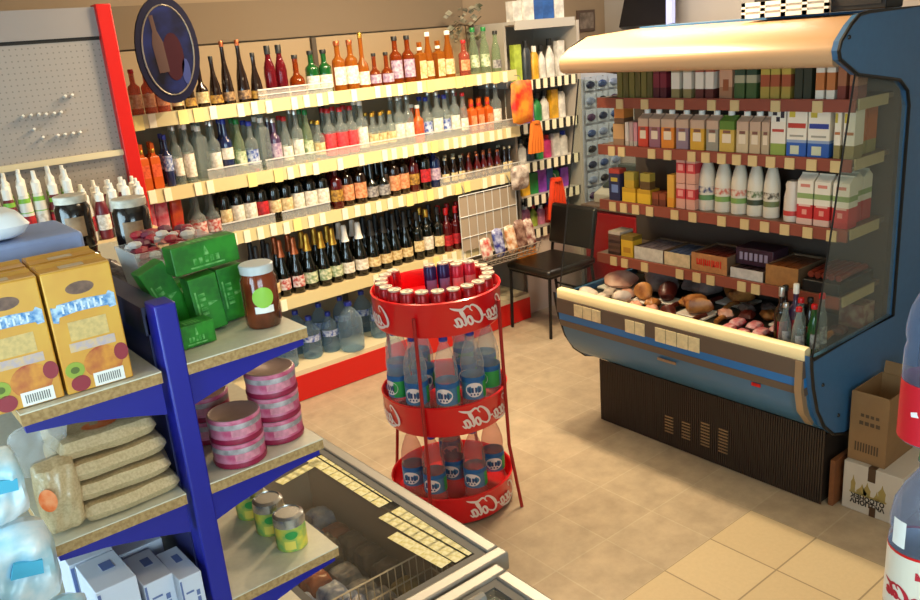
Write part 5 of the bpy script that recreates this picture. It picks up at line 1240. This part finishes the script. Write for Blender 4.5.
for i in range(2): tin(.468, 1.37, ZB+.0435*i, ['pink fish tin at the bottom of the rear stack in shadow', 'pink fish tin on top of the rear stack in shadow'][i], .1)
# small fruit cans on the right third shelf
m_fc = mat('fruit_can', '#d8c848', .35, noise=(34, .5), col2='#74a458')
for i, (x, y, lb) in enumerate([(.547, 1.27, 'yellow and green fruit can nearest the shelf front edge'), (.543, 1.345, 'yellow and green fruit can in the middle of three'), (.540, 1.425, 'yellow and green fruit can at the back of three')]):
    t = empty('fruit_can', (x, y, 1.128), lb, 'can', 'fruit cans on the blue shelving')
    r = .029
    MB().lathe([(1e-4, 0), (r, 0), (r, .048)], 20).build('can_body', m_fc, t)
    MB().lathe([(r*1.01, .047), (r*1.02, .052), (r*.98, .064), (r*.8, .068), (r*.78, .066), (1e-4, .066)], 20).build('silver_top', mat('can_silver', '#b8b8b4', .25, .8), t)
    ff = math.atan2(-y, -x)
    b = MB(); b._add([(r*1.02*math.cos(ff+.4*math.cos(a)), r*1.02*math.sin(ff+.4*math.cos(a)), .034+.008*math.sin(a)) for a in [2*PI*k/14 for k in range(14)]]+[(r*1.05*math.cos(ff), r*1.05*math.sin(ff), .034)], [(k, (k+1) % 14, 14) for k in range(14)]); b.build('green_leaf', mat('leaf_print', '#2c9040', .4), t)
    MB().lathe([(r*1.01, .005), (r*1.01, .022)], 8, arc=(ff-.5, ff+.2)).build('fruit_print', mat('fruit_print', '#e0cc58', .4), t)

# plastic wrapped goods and dark crates left of the gondola
m_crate = mat('crate_dark', '#22242a', .5)
for i in range(4):
    t = empty('crate', (-.06, 1.20, .27*i), ['dark plastic crate on the floor, bottom of the left stack', 'dark plastic crate, second in the left stack', 'dark plastic crate, third in the left stack', 'dark plastic crate with paper labels, topmost of the left stack'][i], 'crate', 'crates in the left stack')
    b = MB()
    b.box(-.17, .17, -.14, .14, 0, .01); b.box(-.17, .17, -.14, -.13, .01, .26); b.box(-.17, .17, .13, .14, .01, .26); b.box(-.17, -.16, -.13, .13, .01, .26); b.box(.16, .17, -.13, .13, .01, .26)
    b.build('crate_body', m_crate, t, smooth=False)
    b = MB(); b.box(-.175, .175, -.146, -.14, .235, .265); b.box(.17, .176, -.14, .14, .235, .265); b.build('rim', m_crate, t)
    if i == 3:
        for k in range(4): box(-.09+.06*k, -.045+.06*k, -.1425, -.14, .07+.03*(k % 2), .15+.03*(k % 2)).build('paper_label', mat('label_grey_green', '#a8b4a0', .6, noise=(60, .4)), t)
for i in range(5):
    t = empty('crate', (-.10, .955, .286*i), ['dark crate on the floor, bottom of the nearest stack', 'dark crate, second from the floor in the nearest stack', 'dark crate, third from the floor in the nearest stack', 'dark crate, fourth from the floor in the nearest stack', 'dark crate with pale paper labels, topmost at the lower left corner'][i], 'crate', 'crates in the nearest stack')
    b = MB(); hh_ = .27
    b.box(-.16, .16, -.08, .08, 0, .01); b.box(-.16, .16, -.08, -.07, .01, hh_); b.box(-.16, .16, .07, .08, .01, hh_); b.box(-.16, -.15, -.07, .07, .01, hh_); b.box(.15, .16, -.07, .07, .01, hh_)
    b.build('crate_body', m_crate, t, smooth=False)
    b = MB(); b.box(-.164, .164, -.084, -.08, .25, .278); b.box(.16, .164, -.08, .084, .25, .278); b.box(-.164, .16, .08, .084, .25, .278); b.build('rim', m_crate, t)
    if i == 4:
        for k in range(3): box(.1605, .162, -.07+.048*k, -.03+.048*k, .12+.02*(k % 2), .20+.02*(k % 2)).build('paper_label', mat('label_grey_green', '#a8b4a0'), t)
        for k in range(4): box(.03+.032*k-.02, .03+.032*k+.008, -.0815, -.08, .10+.02*(k % 2), .19+.02*(k % 2)).build('paper_label', mat('label_grey_green', '#a8b4a0'), t)
m_cw = mat('cyan_white', '#e4eef2', .35, noise=(22, .5), col2='#a8d4e4', coat=.4); m_cp = mat('cyan_print', '#4cb4d8', .4)
for i, (x, y, z, w_, d_, h_, rz, lb) in enumerate([(.115, 1.145, 1.082, .13, .08, .215, .12, 'white and cyan film wrapped pack, lowest beside the grain shelf'), (.098, 1.150, 1.308, .11, .08, .12, -.1, 'white and cyan film wrapped pack, middle of three beside the grain bags'), (.095, 1.150, 1.440, .085, .075, .10, .1, 'white and cyan film wrapped pack, topmost beside the grain bags')]):
    t = empty('wrapped_pack', (x, y, z), lb, 'pack', 'film wrapped packs', rotz=rz)
    b = MB().pillow(w_, h_, d_, 16, 6, .07, 33+i); b.xf(Matrix.Translation((0, d_*.5, h_*.5)) @ Matrix.Rotation(PI/2, 4, 'X')); b.build('film_pack', m_cw, t)
    b = MB(); b.prism([(-w_*.05, h_*.55), (w_*.3, h_*.5), (w_*.32, h_*.66), (w_*.02, h_*.72)], 'y', -d_/2-.004, -d_/2+.01); b.build('cyan_print', m_cp, t)
o = MB().pillow(.08, .09, .10, 16, 3, .14, 44).build('film_bag', m_film, None, (.105, 1.245, 1.40)); tag(o, 'clear crumpled film bag left of the standing grain bag', 'bag')

# ------------------------------------------------------------------ glass topped freezers
m_fz = mat('freezer_white', '#d4d0c8', .4); m_fzb = mat('freezer_blue', '#3c5ca8', .4); m_fza = mat('freezer_alu', '#94928e', .4, .4); m_gask = mat('gasket', '#4c4c4c', .6)
m_fzin = mat('freezer_inside', '#a89c90', .5)
def freezer(x0, x1, y0, y1, zt, label, stickers=True):
    t = empty('chest_freezer', (x0, y0, 0), label, 'freezer'); W, L = x1-x0, y1-y0
    b = MB(); th = .045
    b.box(0, W, 0, L, .04, .30); b.box(0, th, 0, L, .30, zt-.05); b.box(W-th, W, 0, L, .30, zt-.05); b.box(th, W-th, 0, th, .30, zt-.05); b.box(th, W-th, L-th, L, .30, zt-.05)
    b.build('body', m_fz, t)
    box(.02, W-.02, .02, L-.02, 0, .04).build('plinth', m_dark, t)
    b = MB(); b.box(W, W+.004, 0, L, .62, zt-.08); b.box(0, W, -.004, 0, .62, zt-.08); b.build('blue_band', m_fzb, t)
    b = MB(); e = .028
    for q in ((-.01, W+.01, -.01, e), (-.01, W+.01, L-e, L+.01), (-.01, e, e, L-e), (W-e, W+.01, e, L-e)): b.box(*q, zt-.05, zt)
    b.build('top_frame', m_fza, t, bevel=.006)
    b = MB(); e2 = .050
    for q in ((e, W-e, e, e2), (e, W-e, L-e2, L-e), (e, e2, e2, L-e2), (W-e2, W-e, e2, L-e2)): b.box(*q, zt-.03, zt-.006)
    b.build('gasket', m_gask, t)
    box(e, W-e, e, L-e, zt-.014, zt-.009).build('glass_lid', glass('lid_glass', '#f2eee6', .0, ior=1.2), t)
    b = MB(); b.box(th, W-th, th, L-th, .30, .558); b.box(th, th+.003, th, L-th, .558, zt-.06); b.box(W-th-.003, W-th, th, L-th, .558, zt-.06); b.box(th, W-th, th, th+.003, .558, zt-.06); b.box(th, W-th, L-th-.003, L-th, .558, zt-.06)
    b.build('liner', m_fzin, t, smooth=False)
    return t
FX0, FX1, FY0, FY1, FZ = .63, 1.105, 1.335, 2.29, .80
fz = freezer(FX0, FX1, FY0, FY1, FZ, 'glass topped chest freezer with rows of price stickers before the drinks rack')
m_stk = mat('sticker_cream', '#dedbb0', .55, noise=(80, .4), col2='#c4bc74')
stk = box(-.02, .02, -.017, .017, 0, .001).mesh('price_sticker', m_stk, False)
def stick(pts, n, two=False):
    (ax, ay), (bx, by) = pts
    for i in range(n):
        t_ = (i+.5)/n; a = math.atan2(by-ay, bx-ax)
        for r_ in ((0,) if not two else (0, 1)):
            o = link('price_sticker', stk, fz, (ax+(bx-ax)*t_-FX0-.04*r_, ay+(by-ay)*t_-FY0, FZ-.0088), a)
P = lambda px, py: tuple(hit(px, py, 'z', FZ))[:2]
stick((P(322, 452), P(396, 497)), 9, True)
stick((P(396, 507), P(472, 549)), 9, True)
stick((P(392, 532), P(446, 562)), 5)
stick((P(280, 480), P(318, 459)), 5)
# wire baskets and frozen packs inside
def basket(x0, x1, y0, y1, z0, z1):
    b = MB()
    n = int((x1-x0)/.022)
    for y in (y0, y1):
        for i in range(n+1): b.tube([(x0+(x1-x0)*i/n, y, z0), (x0+(x1-x0)*i/n, y, z1)], .0018, 4)
        for z in (z0, (z0+z1)/2, z1): b.tube([(x0, y, z), (x1, y, z)], .0028, 4)
    n = int((y1-y0)/.022)
    for x in (x0, x1):
        for i in range(n+1): b.tube([(x, y0+(y1-y0)*i/n, z0), (x, y0+(y1-y0)*i/n, z1)], .0018, 4)
        for z in (z0, (z0+z1)/2, z1): b.tube([(x, y0, z), (x, y1, z)], .0028, 4)
    return b
bx = [(.69, 1.045, 1.394, 1.565), (.69, 1.045, 1.70, 1.95), (.69, 1.045, 1.98, 2.22)]
for i, q in enumerate(bx[:1]):
    o = basket(*q, .610, .728).build('wire_basket', m_chrome, None, (0, 0, 0)); tag(o, 'white wire basket at the near end of the stickered freezer', 'basket')
    b = MB(); b.box(q[0]+.005, q[1]-.005, q[2]+.005, q[3]-.005, .607, .610)
    b.build('basket_floor', m_chrome, o)
fp = [('#3458a8', '#a8bce0', 'blue'), ('#6c3428', '#a86850', 'reddish brown'), ('#c8ccd4', '#6c7c9c', 'silver'), ('#4c4a48', '#6c6460', 'slate grey'), ('#6a5a30', '#a89858', 'olive')]
rnd = random.Random(21); k_ = 0
for gx in range(4):
    for gy in range(8):
        c, c2, nm = fp[rnd.choice([1, 3, 3, 1, 4, 0, 2])]
        if gy in (2, 3) and gx < 3: c, c2, nm = fp[0] if gx < 2 else fp[2]
        x, y = .738+.087*gx, 1.43+.093*gy
        z = .5595
        b = MB().pillow(.083, .09, .05, 8, 4, .06, k_); b.xf(Matrix.Translation((0, 0, .0)) @ Matrix.Rotation(0, 4, 'Z'))
        H = .33+.06*rnd.random() if gy > 1 else .16
        H = .044 if gy < 2 else rnd.uniform(.05, .11)
        b = MB().pillow(.080, .086, H, 12, 5, .04, k_)
        o = b.build('frozen_pack', mat('frozen_'+c[1:], c, .35, noise=(20, .5), col2=c2), None, (x, y, z)); reg(o, f'{nm} frozen pack', 'pack', 'frozen packs in the stickered freezer', 'in the stickered freezer', gx*20+gy, 'from its left near corner')
        k_ += 1
fz2 = freezer(.63, 1.055, .38, 1.305, FZ, 'second glass topped freezer cut by the bottom of the picture')
for gx in range(3):
    for gy in range(4):
        b = MB().pillow(.098, .13, .08, 12, 5, .04, 200+gx*4+gy); c, c2, nm = fp[(gx+gy*2) % 5]
        o = b.build('frozen_pack', mat('frozen_'+c[1:], c), None, (.735+.107*gx, .70+.15*gy, .5595)); reg(o, f'{nm} frozen food pack', 'pack', 'frozen packs in the second freezer', 'in the second freezer', gx*4+gy, 'from its left near corner')
MB().tube([(0, 0, 0), (.24, 0, 0)], .012, 8).build('lid_handle', m_fza, fz2, (.09, .86, FZ+.001))

# ------------------------------------------------------------------ cartons by the cooler end
CA = math.atan2(1.243-1.468, 3.06-3.06)
wc = empty('carton_box', (3.05, 1.235, 0), 'white carton with a domed skyline print on the floor beside the cooler', 'box')
m_ctn = mat('carton_white', '#c8beb0', .7, noise=(6, .08)); m_brown = mat('cardboard', '#8e6c46', .75, noise=(8, .12)); m_tape = mat('brown_tape', '#4c3626', .4)
box(0, .33, -.02, .215, 0, .215).build('carton', m_ctn, wc, bevel=.003)
box(-.0015, 0, .085, .115, .155, .216).build('tape', m_tape, wc); box(-.0015, .30, .085, .115, .2151, .2165).build('tape', m_tape, wc); box(-.0015, 0, .075, .10, .001, .045).build('tape', m_tape, wc)
m_sky = mat('skyline_gold', '#a08c50', .6); m_ink = mat('print_black', '#2c241e', .6)
b = MB()
def yz(poly): b.prism(poly, 'x', -.0012, 0)
for cy, w_, h in ((.172, .009, .135), (.135, .02, .105), (.115, .014, .12), (.075, .011, .095), (.055, .014, .13)):
    yz([(cy-w_, .085), (cy+w_, .085), (cy+w_, h-.02), (cy+w_*1.1, h-.008), (cy+w_*.3, h+.01), (cy, h+.028), (cy-w_*.3, h+.01), (cy-w_*1.1, h-.008), (cy-w_, h-.02)])
yz([(.035, .08), (.185, .08), (.185, .088), (.035, .088)])
b.build('skyline_print', m_sky, wc, smooth=False)
for txt, zc in (('ОТСОНЕК', .068), ('АИТПОНА', .045)):
    text_on(lambda u, v: (-.0013, .110-u*1.0, zc+v), txt, .028, True, .0014).build('black_lettering', m_ink, wc, smooth=False)
bc = empty('carton_box', (3.075, 1.30, .2165), 'open brown cardboard carton standing on the white carton', 'box')
b = MB(); H = .30; W = .15; D = .25
b.box(0, D, 0, W, 0, .006); b.box(0, .005, 0, W, .006, H); b.box(D-.005, D, 0, W, .006, H); b.box(.005, D-.005, 0, .005, .006, H); b.box(.005, D-.005, W-.005, W, .006, H)
b.build('carton', m_brown, bc, smooth=False)
b = MB(); b.prism([(.0, H), (.07, H-.035), (.072, H-.03), (.002, H+.004)], 'y', .008, W-.008); b.build('flap', m_brown, bc, smooth=False)
b = MB(); b.prism([(D, H), (D+.01, H+.05), (D+.014, H+.05), (D+.004, H)], 'y', .008, W-.008); b.build('flap', m_brown, bc, smooth=False)
b = MB()
for i in range(4): b.box(-.001, 0, .035+.02*i, .048+.02*i, .20, .213); b.box(-.001, 0, .03+.022*i, .046+.022*i, .165, .181)
for i in range(9): b.box(-.001, 0, .03+.011*i, .036+.011*i, .045, .085)
b.build('faded_lettering', mat('faded_ink', '#4c3a28', .7), bc, smooth=False)

# ------------------------------------------------------------------ bottles at the right edge
px0 = (1.29, .505)
m_pblue = glass('pet_bluish', '#dce4f2', .10, .08, '#a4b0cc')
stand = empty('drink_stand', (1.352, .496, 0), 'low white display plinth under the large bottles at the right edge', 'stand')
MB().cyl(0, 0, .933, .946, .045, 20).build('top', m_white, stand); box(-.03, .03, -.03, .03, .02, .933).build('column', m_white, stand); box(-.12, .12, -.12, .12, 0, .02).build('pedestal', m_white, stand)
bigp = [(1e-4, .006), (.035, 0), (.050, .008), (.0535, .03), (.0535, .165), (.050, .178), (.0535, .19), (.0535, .205), (.049, .235), (.036, .265), (.024, .285), (.0165, .298), (.0165, .312), (.0195, .314), (.0195, .317), (.0145, .318), (.0145, .33)]
def bigbottle(x, y, z, cap, label, labs, face_off=0):
    t = empty('soda_bottle', (x, y, z), label, 'bottle', 'large bottles at the right edge')
    MB().lathe(bigp, 28).build('bottle_body', m_pblue, t, ang=60)
    MB().lathe([(.0175, .312), (.0185, .316), (.0182, .336), (.016, .339), (1e-4, .339)], 18).build('cap', cap, t)
    f = math.atan2(-y, -x)+face_off
    return t, f
x1, y1_ = 1.352, .496
t, f = bigbottle(x1-.004, y1_, .948, K['green'], 'large clear bottle with green cap and white label in red script, at the right edge', 1)
l = MB().lathe([(.0542, .035), (.0542, .150)], 28).build('label', mat('label_offwhite', '#d8ccb8', .5), t)
MB().lathe([(.0544, .150), (.0544, .155)], 28).build('red_edge', m_redpaint, l)
for k in (0, 2.2):
    fn = lambda u, v: (.0548*math.cos(f-.2+k+u/.0548), .0548*math.sin(f-.2+k+u/.0548), .075+v)
    script_on(fn, .0135, .30).build('red_script', mat('ink_red', '#b01828', .5), l, smooth=False)
fn = lambda u, v: (.0548*math.cos(f+.42+u/.0548), .0548*math.sin(f+.42+u/.0548), .122+v)
text_on(fn, 'нипи', .026, True, .0006).build('red_lettering', mat('ink_red', '#b01828', .5), l, smooth=False)
MB().lathe([(.0539, .165), (.0539, .215)], 6, arc=(f-1.0, f-.5)).build('white_sticker', m_bar, t)
t, f = bigbottle(x1+.012, y1_+.008, 1.2885, mat('cap_paleblue', '#7c94c8', .4), 'large clear bottle with red label stacked on the green capped bottle', 0)
l = MB().lathe([(.0542, .012), (.0542, .115)], 28).build('label', mat('label_red', '#c41424', .4), t)
b = MB(); b.ribbon([(-.03, .0, 1), (0, .006, 1.6), (.03, -.002, .8)], .008, lambda u, v: (.0558*math.cos(f-.1+u/.0548), .0558*math.sin(f-.1+u/.0548), .065+v)); b.build('white_flash', m_script, l, smooth=False)
finish_labels()
